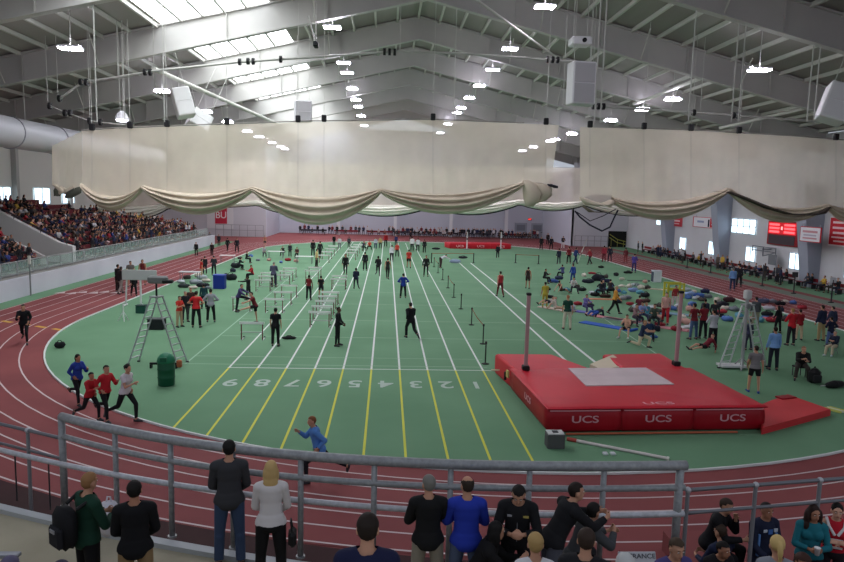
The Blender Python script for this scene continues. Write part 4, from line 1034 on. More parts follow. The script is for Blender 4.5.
# far high-jump mats
hj=g(449.5,248.6); hk=g(511,249.2)
hm=thing('high_jump_mat','long low red high jump mat far down the field with white lettering','landing mat',hj); Wd=(hk-hj).length; ang=math.atan2(hk.y-hj.y,hk.x-hj.x); hm.rotation_euler=(0,0,ang)
for i in range(3):
    s=cushion(Wd*i/3+.02,Wd*(i+1)/3-.02,0,3,0,.75).obj('foam_section',blotch((200,30,46),(208,36,52),.5,.06,.5),hm,True); text('lettering','UCS',.42,mat((236,190,196),.6),(Wd*(i+.5)/3,-.03,.36),(PI/2,0,0),s,sx=1.4)
for lab,px,yb,yt in (('white far high jump upright, left of the two',466.8,249.3,232),('white far high jump upright, right of the two',500.7,249.3,232)):
    b=g(px,yb); t=thing('jump_upright',lab,'standard',b); H=(onY(px,yt,b.y)).z
    MB().box((0,0,H/2),(.14,.14,H)).obj('post',mat((222,222,222),.5),t); MB().box((0,0,.05),(.7,.7,.1),bev=.03).obj('base',mat((120,120,122),.5),t); MB().box((0,-.08,H*.6),(.16,.08,.2)).obj('slider',M_DARK,t)
# ---------------------------------------------------------------- ladders
def aladder(label,px,yf,yap,xl,xr,ang,col=(176,178,180),wd=.5,extra=None):
    a=g(xl,yf); b=g(xr,yf); c=(a+b)/2; t=thing('folding_ladder',label,'ladder',(c.x,c.y,0)); half=(b.x-a.x)/2; H=onY(px,yap,c.y).z
    dv=Vector((math.sin(ang),math.cos(ang),0))*wd
    for s in (-1,1):
        s_=MB()
        for k in (-.5,.5):
            s_.tube([Vector((s*half,0,0))+dv*k*1.15,Vector((s*.1,0,H))+dv*k*.75],.035,6)
        n=10
        for j in range(1,n):
            f=j/n; p=Vector((s*(half+(.1-half)*f),0,H*f)); w=1.15-.4*f; s_.cone(p-dv*.5*w,p+dv*.5*w,.025,n=6)
        s_.obj('ladder_leg',mat(col,.4,.4),t)
        for k in (-.5,.5): p=Vector((s*half,0,0))+dv*k*1.15; MB().box((p.x,p.y,.03),(.1,.1,.06)).obj('rubber_foot',M_BLK,t)
    MB().box((0,0,H+.02),(.4,wd*.85,.06),bev=.02,rz=-ang).obj('top_cap',mat((150,152,154),.5,.3),t)
    return t,c,H
t,c,H=aladder('aluminium A-frame ladder at left beside the green barrel',156,363.5,297,133,183,.42)
MB().box((0,0,H+.35),(.06,.06,.6)).obj('mast',M_BLK,t); MB().box((.1,-.1,H+.72),(.75,.35,.3),bev=.06).obj('camera_housing',mat((120,124,122),.5),t); MB().box((.5,-.15,H+.66),(.4,.28,.14),bev=.03).obj('camera_visor',M_BLK,t)
t,c,H=aladder('white A-frame ladder at right behind the big red mat',746.5,367.5,305,724,761,1.05,(196,198,200),.62)
MB().box((-.55,-.1,.12),(1.1,.6,.08)).obj('base_tray',mat((206,206,206),.6),t)
mt=thing('camera_mast','silver camera mast standing beside the white ladder','mast',g(741.5,369)); 
MB().cone((0,0,0),(0,0,3.1),.07,n=10).obj('pole',mat((170,170,172),.4,.4),mt); MB().box((0,0,3.25),(.28,.3,.4),bev=.05).obj('camera_head',mat((190,190,190),.5),mt); MB().box((.05,0,2.75),(.2,.22,.2),bev=.03).obj('bracket',mat((120,120,122),.5),mt)
for k in range(3): MB().cone((0,0,.5),(.45*math.cos(k*2.1),.45*math.sin(k*2.1),.02),.03).obj('leg',mat((170,170,172),.4,.4),mt)
# ---------------------------------------------------------------- barrel, signs, tables
bb=thing('green_barrel','dark green rubbish barrel with domed lid under the left ladder','barrel',g(166.5,385))
MB().lathe((0,0,0),[(.27,0),(.29,.03),(.3,.28),(.315,.3),(.3,.33),(.3,.58),(.315,.6),(.3,.63),(.3,.86),(.29,.88)],24).obj('drum',mat((22,84,58),.5),bb,True)
MB().lathe((0,0,0),[(.31,.86),(.32,.9),(.29,1.02),(.2,1.14),(.08,1.2),(.01,1.21)],24).obj('dome_lid',mat((36,116,84),.45),bb,True); MB().box((0,-.29,1.0),(.24,.06,.16)).obj('flap',mat((24,90,64),.5),bb)
bl=thing('photo_cell_bar','black horizontal bar on small stands in front of the green barrel lid','bar',g(164,368)+Vector((0,-.0,0)))
MB().box((0,0,.18),(1.1,.08,.08)).obj('bar',M_BLK,bl); MB().box((.62,-.05,.2),(.2,.16,.3),bev=.04).obj('orange_box',mat((170,92,60),.7),bl); MB().box((-.5,0,.08),(.06,.2,.16)).obj('stand',M_BLK,bl); MB().box((.5,0,.08),(.06,.2,.16)).obj('stand',M_BLK,bl)
b=g(141,306); ds=thing('display_board','blank pale grey display board on thin white legs beside the left bend','sign',b)
H=onY(140,275,b.y).z; MB().box((-.05,0,H),(2.05,.12,.62),bev=.02).obj('panel',mat((176,178,178),.6),ds); MB().cone((0,.02,0),(0,.02,H),.06).obj('leg',mat((216,218,218),.5),ds)
MB().cone((-.95,.1,0),(-.8,.02,H),.05).obj('leg',mat((206,208,208),.5),ds); MB().cone((.0,.3,.05),(0,-.3,.05),.05).obj('foot',mat((206,208,208),.5),ds); MB().cone((-.95,.35,.05),(-.95,-.3,.05),.05).obj('foot',mat((206,208,208),.5),ds)
tp=thing('white_tripod','thin white tripod stand on the turf left of the ladder','tripod',g(123.5,321))
MB().cone((0,0,.2),(0,0,.95),.03).obj('mast',mat((214,216,216),.5),tp)
for k in range(3): MB().cone((0,0,.55),(.3*math.cos(k*2.1+1),.3*math.sin(k*2.1+1),0),.025).obj('leg',mat((206,208,208),.5),tp)
def crate(name,label,cat,px,py,d,col,lid=None,rz=0,white=None):
    t=thing(name,label,cat,g(px,py),rz); MB().box((0,0,d[2]/2),d,bev=.03).obj('body',mat(col,.6),t)
    if lid: MB().box((0,0,d[2]+.03),(d[0]*1.05,d[1]*1.05,.06),bev=.02).obj('lid',mat(lid,.6),t)
    if white: MB().box((-d[0]/2-.01,-.05,d[2]*.5),(.04,d[1]*.8,d[2]*.9)).obj('side_label',mat(white,.7),t)
    return t
crate('storage_crate','small dark green crate under the grey display board','crate',141.5,313,(.55,.4,.42),(30,78,66),(26,60,54))
crate('blue_bin','bright blue bin with a pale edge behind the officials at left','bin',219.8,288.5,(.82,.7,.98),(30,56,150),(38,64,166),0,(190,206,226))
crate('white_bin','white bin with a dark side on the turf by the right straight','bin',656,282,(.75,.6,1.0),(214,218,222),(190,196,204),0,(60,70,86))
crate('flight_case','black flight case behind the left ladder','case',157,329,(.8,.55,.5),(30,34,36),(60,64,66))
def table(label,px,py,w=1.7,col=(214,214,212)):
    t=thing('folding_table',label,'table',g(px,py)); MB().box((0,0,.73),(w,.75,.05),bev=.015).obj('tabletop',mat(col,.6),t)
    for sx in (-1,1):
        for sy in (-1,1): MB().cone((sx*w*.42,sy*.3,0),(sx*w*.42,sy*.3,.71),.025).obj('leg',mat((120,122,126),.5,.3),t)
    return t
table('white folding table in the row of far officials tables, nearest the track',227.5,262.5,1.5); table('white folding table among seated officials, middle of the far tables',276,258,1.8); table('white folding table by the official in gold, right end of the far tables',304.5,263.5,1.8); table('white folding table beside the heap of gear left of the blue bin',190,281,1.6,(190,194,196))
# ---------------------------------------------------------------- bags, mats, clothes
def sp_(v): return math.copysign(abs(v)**.62,v)
def bag(label,px,py,L,Wd,H,col,rz=0,name='sports_bag',strap=True,cat='bag'):
    L,Wd,H=L*.72,Wd*.72,H*.55
    t=thing(name,label,cat,g(px,py),rz); rings=[]
    for k in range(9):
        x=-1+2*k/8; s=math.sqrt(max(0,1-abs(x)**3.2))*.98+.06; rings.append([Vector((x*L/2*(1+.07*math.sin(3*a+px)),sp_(math.cos(a))*Wd/2*s*(1+.12*math.sin(4*x+2*a+py)),max(0,H/2+sp_(math.sin(a))*H/2*s*(1+.16*math.sin(5*x+a+px))))) for a in [2*PI*i/12 for i in range(12)]])
    MB().loft(rings).obj('body',mat(col,.8),t,True)
    if strap: MB().tube([(-L*.25,-Wd*.3,H*.8),(-L*.12,-Wd*.1,H*1.25),(L*.12,-Wd*.1,H*1.25),(L*.25,-Wd*.3,H*.8)],.02,6).obj('strap',mat(tuple(max(0,c-14) for c in col),.8),t); 
    return t
def matt(label,px,py,L,Wd,col,rz):
    t=thing('exercise_mat',label,'mat',g(px,py),rz); MB().box((0,0,.03),(L,Wd,.05),bev=.02).obj('pad',mat(col,.8),t); MB().lathe((0,0,0),[(.06,-Wd/2),(.07,0),(.06,Wd/2)],10).obj('rolled_end',mat(col,.8),t).matrix_local=Matrix.Translation((L/2,0,.07))@Matrix.Rotation(PI/2,4,'X'); return t
for a in [
 ('black shoulder bag lying on the lanes beside the man in the black T-shirt',289,339,.95,.4,.25,(22,24,26),.1),
 ('small black bag on the infield by the kerb of the left bend',60,348,.6,.4,.5,(26,28,32),.3),
 ('dark bag left of the far high jump mat',436,249.5,1.6,.5,.45,(30,32,40),0),
 ('black bag beside the pale blue bag near the middle of the field',463,258.5,1.5,.7,.5,(28,30,36),0),
 ('pale blue bag lying near the middle of the field',455,263,1.7,.6,.7,(150,162,190),0),
 ('long black bag lying on the infield below the athlete in purple',628,273.5,1.3,.5,.45,(26,30,28),0),
 ('black bag on the red lanes edge by the walkers in red',601,268,.9,.5,.4,(24,26,28),0),
 ('dark heap of bags, left end of the far heap at right infield',588,283,1.6,.9,.6,(30,34,48),.2),
 ('dark heap of bags, tallest of the far heap at right infield',598,281,1.6,1.0,1.1,(34,36,46),-.2),
 ('navy bag at the right end of the far heap',605,282.5,1.3,.7,.6,(38,44,70),.3),
 ('blue bag beside the seated athlete in black',553,282.5,1.4,.6,.5,(60,84,150),-.4),
 ('navy bag next to the blue bag by the seated athlete',559,279.5,1.1,.6,.6,(44,52,80),.2),
 ('black bag lying between the seated athletes and the dark huddle',582,291,1.0,.5,.5,(26,28,34),0),
 ('black bag at the left of the dark huddle',595,296,1.1,.6,.5,(32,34,38),.3),
 ('black and orange bag at the front of the dark huddle',605,297.5,1.2,.6,.45,(58,40,34),0),
 ('pale bag in front of the man in orange',622,300,1.0,.5,.5,(170,166,170),.4),
 ('blue and white bag behind the man in orange',633,292,1.1,.6,.6,(120,140,186),-.3),
 ('black bag behind the group of backpacks',645,297,1.1,.6,.6,(34,34,40),.3),
 ('brown bag behind the group of backpacks, right end',646,302.5,.9,.5,.5,(90,66,60),.1),
 ('pale blue bag among heaped kit near the yellow frame',690,296,1.4,.7,.6,(140,164,206),.3),
 ('bright blue bag among heaped kit near the yellow frame',699,297.5,1.2,.6,.6,(70,104,180),-.2),
 ('navy bag at the right end of the blue heap',705,293,1.1,.6,.6,(40,46,80),.2),
 ('white bag at the back of the blue heap',686,291,1.1,.5,.5,(200,204,214),0),
 ('black backpack heap behind the white ladder, left',722,307,1.3,.8,.7,(40,40,50),.1),
 ('dark maroon bag behind the white ladder',729,302,1.2,.7,.7,(70,36,44),-.2),
 ('red bag on the turf left of the white ladder',722,313,1.0,.5,.4,(186,62,74),.2),
 ('white and navy bag heap right of the white ladder',763,303,1.4,.8,.6,(90,96,124),.2),
 ('pale bag right of the white ladder beside the dark heap',769,310,1.1,.6,.5,(186,180,190),-.3),
 ('black bag on the turf under the man in the red jacket, far side',780,305,1.1,.6,.5,(30,30,38),0),
 ('dark kit bag beside the blue bin, left',203,287,1.3,.7,.55,(40,44,52),.3),
 ('pale kit heap beside the dark kit bag at the left track edge',196,284,1.4,.8,.6,(150,156,166),-.2),
 ('dark kit heap nearest the track at left',184,287.5,1.2,.7,.5,(50,56,60),.2),
 ('white kit heap at the back of the left gear pile',202,279,1.2,.7,.6,(186,192,200),.1),
 ('black equipment bag right of the blue bin',231,280,1.3,.8,.9,(26,30,38),0),
 ('dark bag heap far behind the blue bin',236,268,1.3,.9,.9,(34,36,42),.2),
 ('blue bag under the kneeling man in navy',654,338,.6,.35,.25,(70,104,168),.2)]: bag(*a)
for a in [
 ('bright blue exercise mat running diagonally across the right infield, front',607,326.5,3.3,.75,(52,96,190),-.85),
 ('pale pink exercise mat beside the bright blue one',613,319,3.4,.7,(196,130,140),-.85),
 ('grey-white exercise mat behind the pink one',624,321,2.6,.6,(186,190,196),-.8),
 ('pale exercise mat under the seated athletes at the lane edge',556,309.5,2.6,.7,(196,180,170),-.9),
 ('purple-blue exercise mat under the seated athlete in purple',577,311.5,2.2,.7,(84,84,160),-.7),
 ('dull pink exercise mat beside the person in red trousers',668,328.5,2.4,.7,(196,134,140),-.7),
 ('pale grey exercise mat right of the dull pink one',684,327.5,2.0,.5,(200,206,210),.6),
 ('slate blue exercise mat behind the person in red trousers',681,315,2.6,.8,(110,140,160),-.5),
 ('orange exercise mat under the dark huddle',600,299.5,2.4,.5,(190,120,90),-.1),
 ('pale exercise mat strip left of the yellow frame',655,289.5,2.6,.5,(196,180,160),-.4),
 ('thin dark exercise mat by the far side of the white bin',638,281,1.9,.5,(60,80,70),-.2),
 ('bright blue exercise mat behind the man in the red jacket',776,317.5,1.6,.6,(70,120,180),.0),
 ('pink exercise mat behind the white ladder at right',764,318.5,1.8,.7,(196,110,120),.1)]: matt(*a)
KC=[((40,44,60),'navy'),((26,28,32),'black'),((190,194,202),'white'),((84,116,180),'blue'),((150,40,52),'red'),((120,124,134),'grey'),((196,150,140),'pink'),((70,62,60),'brown'),((206,196,186),'cream'),((90,150,170),'teal')]
def heap(where,pts,rx):
    nn={}
    for x,y in pts:
        c,cn=rnd.choice(KC); nn[cn]=nn.get(cn,0)+1
        kk='%s small %s bag from the left %s'%(ordn(nn[cn]),cn,where)
        bag(kk,x,y,rnd.uniform(.6,1.1),rnd.uniform(.4,.7),rnd.uniform(.35,.6),c,rnd.uniform(-1.5,1.5),strap=rnd.random()<.6)
heap('in the dark huddle at right infield',[(592,294),(598,292.5),(604,290),(611,291),(616,298),(619,303)],0)
heap('by the backpack group',[(627,299),(630,305),(632,312),(637,308),(644,311),(651,309),(657,318),(660,307),(640,294),(627,326)],0)
heap('in the blue heap by the yellow frame',[(683,295),(688,299),(694,292.5),(697,300),(702,301),(708,298)],0)
heap('around the foot of the white ladder',[(717,302),(719,317),(725,310),(727,321),(734,311),(739,318),(757,312),(760,322),(767,316),(773,303)],0)
heap('along the runway edge of the right infield',[(550,298),(553,305),(566,306),(571,309),(578,305),(589,307),(590,316),(576,288),(566,291),(548,290)],0)
heap('in the gear pile at the left track edge',[(187,279),(193,289),(198,277),(206,282),(208,289),(181,283)],0)
heap('under the far tables',[(240,259),(251,257),(258,261),(269,261),(281,263),(288,261),(296,262),(233,272),(226,277)],0)
heap('between the mats and the standing group',[(661,313),(667,317),(671,310),(678,309),(683,319),(689,311),(692,306),(686,324),(676,331),(660,326),(655,331),(668,303)],0)
heap('behind the man in orange',[(618,292),(624,294),(629,288),(636,286),(641,289),(622,287),(612,287),(647,289)],0)
heap('near the right edge group behind the red jackets',[(781,312),(785,303),(793,304),(802,309),(771,322),(784,321)],0)
heap('on the open turf before the bends at right',[(584,276.5),(592,274),(606,278),(616,276),(622,280),(645,283),(634,286)],0)
vp=thing('vaulting_pole','long white vaulting pole standing tilted on the far right infield','pole',g(578,262)); _t=onY(587,239,vp.location.y)-vp.location
MB().tube([(0,0,.03),(_t.x*.5,.05,_t.z*.5),(_t.x,0,_t.z)],.045,8).obj('shaft',mat((206,204,196),.5),vp); MB().cone((_t.x*.3,0,_t.z*.3),(_t.x*.42,0,_t.z*.42),.06).obj('grip_tape',mat((120,60,60),.7),vp)
# yellow frame seat
yf=thing('yellow_frame','yellow open metal frame stand among the bags at right infield','frame',g(673.5,297))
for sx in (-1,1):
    for sy in (-1,1): MB().box((sx*.6,sy*.35,.55),(.14,.1,1.1)).obj('leg',mat((206,196,70),.5),yf)
for z in (1.05,.6): MB().box((0,-.35,z),(1.25,.08,.12)).obj('crossbar',mat((206,196,70),.5),yf); MB().box((0,.35,z),(1.25,.08,.12)).obj('crossbar',mat((206,196,70),.5),yf)
# umbrella-like black triangle, stool, chair at right
um=thing('folded_umbrella','black folded umbrella lying on the turf at the right edge','umbrella',g(825,388.5),R(18)); MB().lathe((0,0,0),[(.02,0),(.10,.1),(.17,.5),(.12,.9),(.02,1.1)],10).obj('canopy',M_BLK,um).matrix_local=Matrix.Translation((0,0,.12))@Matrix.Rotation(PI/2,4,'Y'); MB().cone((-.25,0,.12),(0,0,.12),.02).obj('handle',mat((180,180,180),.5),um)
bp=thing('backpack','large black backpack standing on the turf behind the seated man in black','bag',g(813.5,383)); MB().box((0,0,.3),(.5,.4,.6),bev=.14).obj('body',M_BLK,bp); MB().box((0,-.22,.22),(.36,.1,.32),bev=.04).obj('front_pocket',mat((34,34,36),.7),bp); MB().tube([(-.06,0,.58),(0,0,.68),(.06,0,.58)],.02).obj('handle',M_BLK,bp)
so=thing('stool','low black stool under the seated man at right','stool',g(800,377)+Vector((0,.1,0))); MB().box((0,0,.42),(.42,.42,.06),bev=.02).obj('seat',M_BLK,so)
for sx in (-1,1):
    for sy in (-1,1): MB().cone((sx*.17,sy*.17,0),(sx*.17,sy*.17,.4),.02).obj('leg',mat((70,70,74),.4,.3),so)
def chair(label,loc,rz,col):
    t=thing('folding_chair',label,'chair',loc,rz); MB().box((0,0,.44),(.44,.42,.05),bev=.02).obj('seat',mat(col,.6),t); MB().box((0,.22,.72),(.44,.04,.32),bev=.015).obj('backrest',mat(col,.6),t)
    for sx in (-1,1):
        MB().cone((sx*.2,-.2,0),(sx*.2,.2,.45),.016).obj('leg',mat((120,120,124),.4,.4),t); MB().cone((sx*.2,.24,0),(sx*.2,-.16,.45),.016).obj('leg',mat((120,120,124),.4,.4),t); MB().cone((sx*.2,.2,.42),(sx*.2,.22,.86),.016).obj('back_post',mat((120,120,124),.4,.4),t)
    return t
chair('folding chair under the man leaning back at the far right',g(833,354)+Vector((0,.15,0)),R(-60),(60,66,80))
# ---------------------------------------------------------------- people on the track and the infield
BK=(24,24,28); NV=(36,44,78); RD=(178,40,48); DR=(112,36,46); WH=(206,208,212); GY=(120,122,128); KH=(176,158,128); BL=(40,66,160); LB=(116,154,206); TAN=(196,160,110); GD=(206,170,74); PU=(82,70,140); JN=(62,78,108)
HB=(34,24,18); HD=(22,18,16); HL=(150,118,70); HG=(130,126,122)
STD=('stand','stand2','fold','hips','phone','walk','backhand')
def P(x,yf,yt,pose,rz,top,bot,label,hair=('short',HB),skin=0,shoes=(60,60,64),female=False,Y=None,voxel=.016,dz=0.0,tn=None,group=None):
    p=g(x,yf); full=onY(x,yt,p.y).z; q=person_parts(pose,top[0],bot[0],hair[0],female,voxel)
    h=min(1.1,max(.88,full/q['h']))
    if pose not in('ground','ground2','recline','lie','kneel','bend'): pass
    else: h=min(1.04,max(.93,h))
    return person(label,(p.x,p.y,dz),rz,pose,top,bot,hair,skin,shoes,h,female,voxel,group,topname=tn)
L_=lambda c:('long',c); J_=lambda c:('jacket',c); S_=lambda c:('short',c); T_=lambda c:('tank',c)
SH=lambda c:('short',c); TI=lambda c:('tight',c)
# left bend and track
P(25,343.5,299,'jog',20,J_((20,22,26)),TI((18,20,24)),'person in all black jogging on the left bend, arms bent',hair=('short',HD),tn='jacket')
P(78,404.5,354,'jog2',60,J_((40,62,150)),TI(BK),'jogger in a blue jacket and black tights, ahead at left',hair=('pony',HD),female=True,skin=1)
P(90.5,420.5,372,'jog',65,L_((172,36,44)),TI(BK),'shorter jogger in a red shirt, left of the red pair',hair=('short',HD),skin=1)
P(106,421,365,'jog2',62,L_((184,38,48)),TI(BK),'taller jogger in a red shirt beside the white-shirted runner',hair=('short',HB))
P(126,421.5,364,'jog',68,S_((206,200,206)),TI(BK),'jogger in a pale grey T-shirt and black tights, hair tied back',hair=('bun',HD),female=True)
P(319,481,416,'run',-80,J_((88,138,206)),TI((22,22,28)),'runner in a light blue jacket sprinting left behind the guardrail',hair=('short',(130,84,54)))
P(118,292,256,'stand',150,L_(BK),L_((40,34,36)),'person in black on the left track, left of the pair by the display board',skin=1)
P(121,294,263,'walk',160,J_((40,30,34)),L_((150,140,136)),'person in a dark jacket in front of the display board leg',skin=2)
P(131,287,256,'stand2',20,S_((110,106,102)),SH((60,56,60)),'person in grey behind the display board, on the left track')
P(143,285,253,'stand',10,T_((110,40,44)),SH((40,40,44)),'person in a dark red vest on the left track beside the board',skin=1)
P(134,296,272,'walk',30,L_(BK),L_(BK),'person in black hidden behind the display board')
# officials at left
P(179.5,327,296,'fold',60,S_((196,54,44)),L_((186,160,130)),'official in a red shirt and khaki trousers, left of the group by the ladder',hair=('short',HB))
P(185.5,322,291,'stand',40,L_((34,34,40)),L_((60,58,62)),'person in black behind the red-shirted official by the ladder',hair=('short',HG))
P(196.5,327.5,290,'hips',180,S_((200,40,46)),L_((24,24,28)),'official in a red shirt and black trousers seen from behind',hair=('short',HB))
P(191,316,288,'stand2',20,L_((70,44,42)),L_((40,40,44)),'person in brown standing behind the two red-shirted officials',hair=('short',(120,70,50)))
P(211,322,289,'hips',190,J_((150,152,160)),L_((24,24,28)),'person in a grey-white jacket with hands on hips by the officials',hair=('short',HD))
P(204,309,286,'stand',200,L_((30,66,72)),L_((30,30,36)),'person in dark teal behind the grey-jacketed official',hair=('short',HB))
P(201.5,279,259,'stand2',120,S_((196,50,48)),L_((196,170,140)),'official in a red shirt and pale trousers by the gear at the track edge')
P(205,274,258,'stand',210,L_((40,40,46)),L_((40,40,46)),'person in black right behind the far red-shirted official')
P(214,275,256,'phone',200,J_((46,50,58)),L_((30,32,38)),'person in dark grey standing behind the blue bin',hair=('short',HB))
P(196.3,256,243,'stand',0,L_(BK),L_(BK),'person in black on the far left track, left of the four walkers')
P(212,256,243,'walk',10,L_((44,34,38)),L_(BK),'person in dark brown on the far left track, second of the four walkers')
P(227.5,251,238,'walk',170,L_(BK),L_(BK),'person in black on the far left track, third of the four walkers')
P(237,252.5,238,'stand2',20,L_((34,36,44)),L_(BK),'person in charcoal on the far left track, fourth of the four walkers')
P(219,246,235,'stand',0,L_((40,44,54)),L_(BK),'dark figure standing at the far end of the left straight')
P(210,243,232,'stand2',0,J_((150,152,158)),L_((60,60,66)),'person in grey at the far end beside the balustrade')
P(232.5,236,224,'stand',0,L_((34,36,48)),L_((30,32,40)),'person in navy standing against the wall right of the emblem banner')
P(204,244,234,'stand',30,L_((50,52,60)),L_((36,36,42)),'person in slate leaning by the end of the far grandstand')
# far tables
P(246.5,263,254,'chair',90,L_(BK),L_(BK),'person in black seated at the left of the far tables')
P(238.5,270,258,'chair2',120,L_((30,36,40)),L_(BK),'person in black seated on a low seat behind the blue bin')
P(252.5,280,269,'ground',-60,L_((186,44,52)),L_(BK),'person in red crouching by the far hurdle stack')
P(264,257,246,'chair',20,L_((160,160,166)),L_((60,60,66)),'person in pale grey seated at the far tables, leftmost')
P(265,247,238,'stand',0,S_((196,130,110)),SH((60,50,52)),'person in peach standing on the far red bend')
P(290,257,245,'stand',10,L_((44,48,58)),L_(BK),'person in slate standing behind the middle far table')
P(297,258,247,'chair',0,L_((80,44,46)),L_(BK),'person in maroon seated at the middle far table')
P(284,256,246,'chair2',-30,L_(BK),L_(BK),'person in black seated between the far tables')
P(313,256,240,'stand',180,L_(BK),L_(BK),'person in black behind the gold-shirted official',hair=('short',HD))
P(316.5,267.5,249,'stand2',90,S_((206,180,120)),L_((40,36,34)),'official in a gold shirt standing at the right far table')
P(320,258,241,'walk',170,L_((30,30,34)),L_(BK),'person in black right of the gold-shirted official')
# hurdlers
P(238.5,312,284,'stretch',80,J_((74,64,110)),L_((28,28,36)),'athlete in a purple jacket stretching a leg on a hurdle',hair=('short',HB))
P(248.5,300,276,'reach',250,L_((26,26,30)),TI(BK),'athlete in black bending beside the purple-jacketed stretcher',hair=('short',HD),skin=2)
P(255.5,323,292,'stretch',285,S_((110,34,40)),SH((24,24,28)),'athlete in dark red lifting a bare leg over a hurdle',skin=3)
P(273.7,287,262,'phone',180,J_((88,86,112)),L_((46,50,70)),'man in a grey-purple jacket standing among the hurdles',hair=('short',HG))
P(275.5,346,308,'stand',180,S_((20,20,24)),L_((20,20,24)),'man in a black T-shirt and trousers standing between lanes',hair=('short',HD),skin=0)
P(308.8,300,275,'stand2',170,T_((130,40,46)),L_((24,24,30)),'athlete in a dark red vest standing by the hurdles',skin=2,hair=('short',HD))
P(321,298,280,'backhand',200,S_((34,30,34)),SH((40,40,46)),'athlete in black shorts beside the athlete in a dark red vest',skin=1,hair=('short',HD))
P(337.5,346,307,'backhand',80,L_((22,22,28)),TI((20,20,24)),'athlete in all black standing in the middle lanes, nearest at left',hair=('short',HD),skin=2)
P(345.3,275,250,'walk',0,L_((26,26,30)),TI(BK),'athlete in black with a pale waist walking the far middle lanes',skin=1,hair=('short',HD))
P(356,289,268,'jog',190,L_((32,36,60)),TI((26,30,46)),'athlete in navy jogging away in the middle lanes',hair=('short',HD),skin=2)
P(365,270.5,252,'stand',180,L_((28,30,36)),L_(BK),'athlete in charcoal standing far down the middle lane')
P(378,276.5,256,'jog2',180,L_((30,30,34)),TI(BK),'athlete in black jogging away, left of the brown-armed runner',hair=('short',HD),skin=2)
P(387.5,279,258,'walk',170,T_((40,36,38)),TI((40,36,38)),'thin athlete in a dark vest walking down the far lanes',skin=1)
P(391.7,261.5,245,'walk',180,L_((214,214,218)),L_((36,36,42)),'person in a white top and black trousers far down the lanes')
P(397,257,243,'stand2',0,L_((196,62,52)),L_(BK),'person in red beside the one in a white top, far lanes')
P(403,298,273.5,'hips',185,J_((34,58,150)),L_((26,26,32)),'person in a bright blue jacket walking away in the lanes',hair=('short',HB))
P(408.7,268,249.5,'walk',185,S_((196,60,50)),SH((40,30,32)),'athlete in a red-orange top in the far right lanes',hair=('short',HB),skin=1)
P(410.6,338.5,302.5,'jog',200,J_((20,22,26)),L_((18,18,22)),'runner in a black tracksuit jogging away in the near right lane',hair=('short',HD))
P(425.8,276.5,253.5,'stand2',0,L_((30,28,32)),TI(BK),'athlete in black standing at the right edge of the lanes',skin=1)
P(440.5,268,250,'bend',120,L_((206,206,212)),L_((60,40,42)),'person in a white top bending over by the barrier posts',hair=('short',HB))
P(334,246,235,'stand',0,L_((24,24,28)),L_((24,24,28)),'person in black at the far end of the lanes, left one of a pair')
P(339.5,249,237,'stand2',0,L_((206,206,210)),L_((120,120,126)),'person in white at the far end of the lanes, beside one in black')
P(349,248,237,'stand',180,L_((60,60,70)),L_(BK),'person in grey at the far end of the lanes by the hurdles')
P(375.5,249,238,'stand',0,L_((196,200,212)),L_((60,74,110)),'person in white and jeans at the far end, left of the gold shirt')
P(380.3,248.5,237,'stand2',0,L_((190,164,110)),L_((60,56,56)),'person in tan at the far end of the lanes')
P(385.7,247,233,'stand',0,J_((170,36,44)),L_(BK),'tall person in a red jacket at the far end of the lanes')
P(396,246,235,'stand',0,L_((60,60,110)),L_((40,40,60)),'person in blue-violet at the far end of the lanes')
P(369.5,250,241,'ground',0,L_((206,70,50)),L_(BK),'person in bright orange-red crouching at the far end of the lanes')
P(363,251,241,'chair2',30,L_((60,64,84)),L_(BK),'person in grey-blue crouching at the far end of the lanes')
P(412,251.5,236.5,'stand',180,L_((216,216,218)),L_((30,30,36)),'left person of the two in white shirts near the far mat')
P(417.7,251.5,238,'stand2',180,L_((210,210,214)),L_((26,26,32)),'right person of the two in white shirts near the far mat')
P(424.3,253,239.5,'stand',180,L_((28,28,32)),L_((24,24,28)),'person in black right beside the two in white shirts')
P(410.5,240,231.5,'stand',0,L_((50,40,48)),L_(BK),'dark figure standing on the far red bend behind the white shirts')
P(497.6,258,244.5,'stand',180,L_((36,38,48)),L_((30,32,40)),'official in dark clothes standing in front of the far high jump mat')
# right infield
P(500,297,271,'walk',190,T_((176,52,58)),TI((110,40,46)),'athlete in a red vest walking along the runway',skin=3,hair=('short',HB))
P(527.5,288.5,267,'stand2',150,T_((50,36,38)),SH((60,40,40)),'athlete in a dark vest standing on the runway edge',skin=1)
P(541,250,235,'stand',0,L_((40,36,40)),L_((30,30,34)),'person in dark clothes on the far bend, leftmost of the trio with one in white')
P(551,250,234,'stand2',0,L_((34,36,44)),L_(BK),'person in black on the far bend, centre of the trio')
P(547.5,245,232.5,'stand',0,L_((46,40,44)),L_(BK),'person behind the far bend trio, partly hidden')
P(562.7,249,233,'phone',0,L_((40,42,54)),L_((206,204,204)),'person in a dark top and white trousers on the far bend')
P(565.5,243,233,'stand',0,L_((30,34,48)),L_((40,40,50)),'dark figure by the railing behind the white trousers')
P(558.6,264,248.5,'stand',190,L_((38,44,64)),L_((34,36,52)),'person in navy, leftmost of the walkers at the far right infield')
P(568.6,263.5,247,'stand2',200,L_((140,44,52)),L_(BK),'person in dark red among the walkers at the far right infield')
P(575.3,264,247.5,'walk',110,L_((46,62,110)),L_((40,50,84)),'person in blue striding right at the far right infield')
P(589.5,264.5,248.5,'walk',-70,L_((150,46,56)),L_((46,40,46)),'person in red striding left at the far right infield')
P(603.7,262,243.5,'stand',180,L_((170,60,76)),L_((110,40,50)),'person in pinkish red standing on the red lanes, left of a pair')
P(609.5,262,244.5,'stand2',180,L_((44,48,64)),L_((40,42,56)),'person in navy standing on the red lanes, right of a pair')
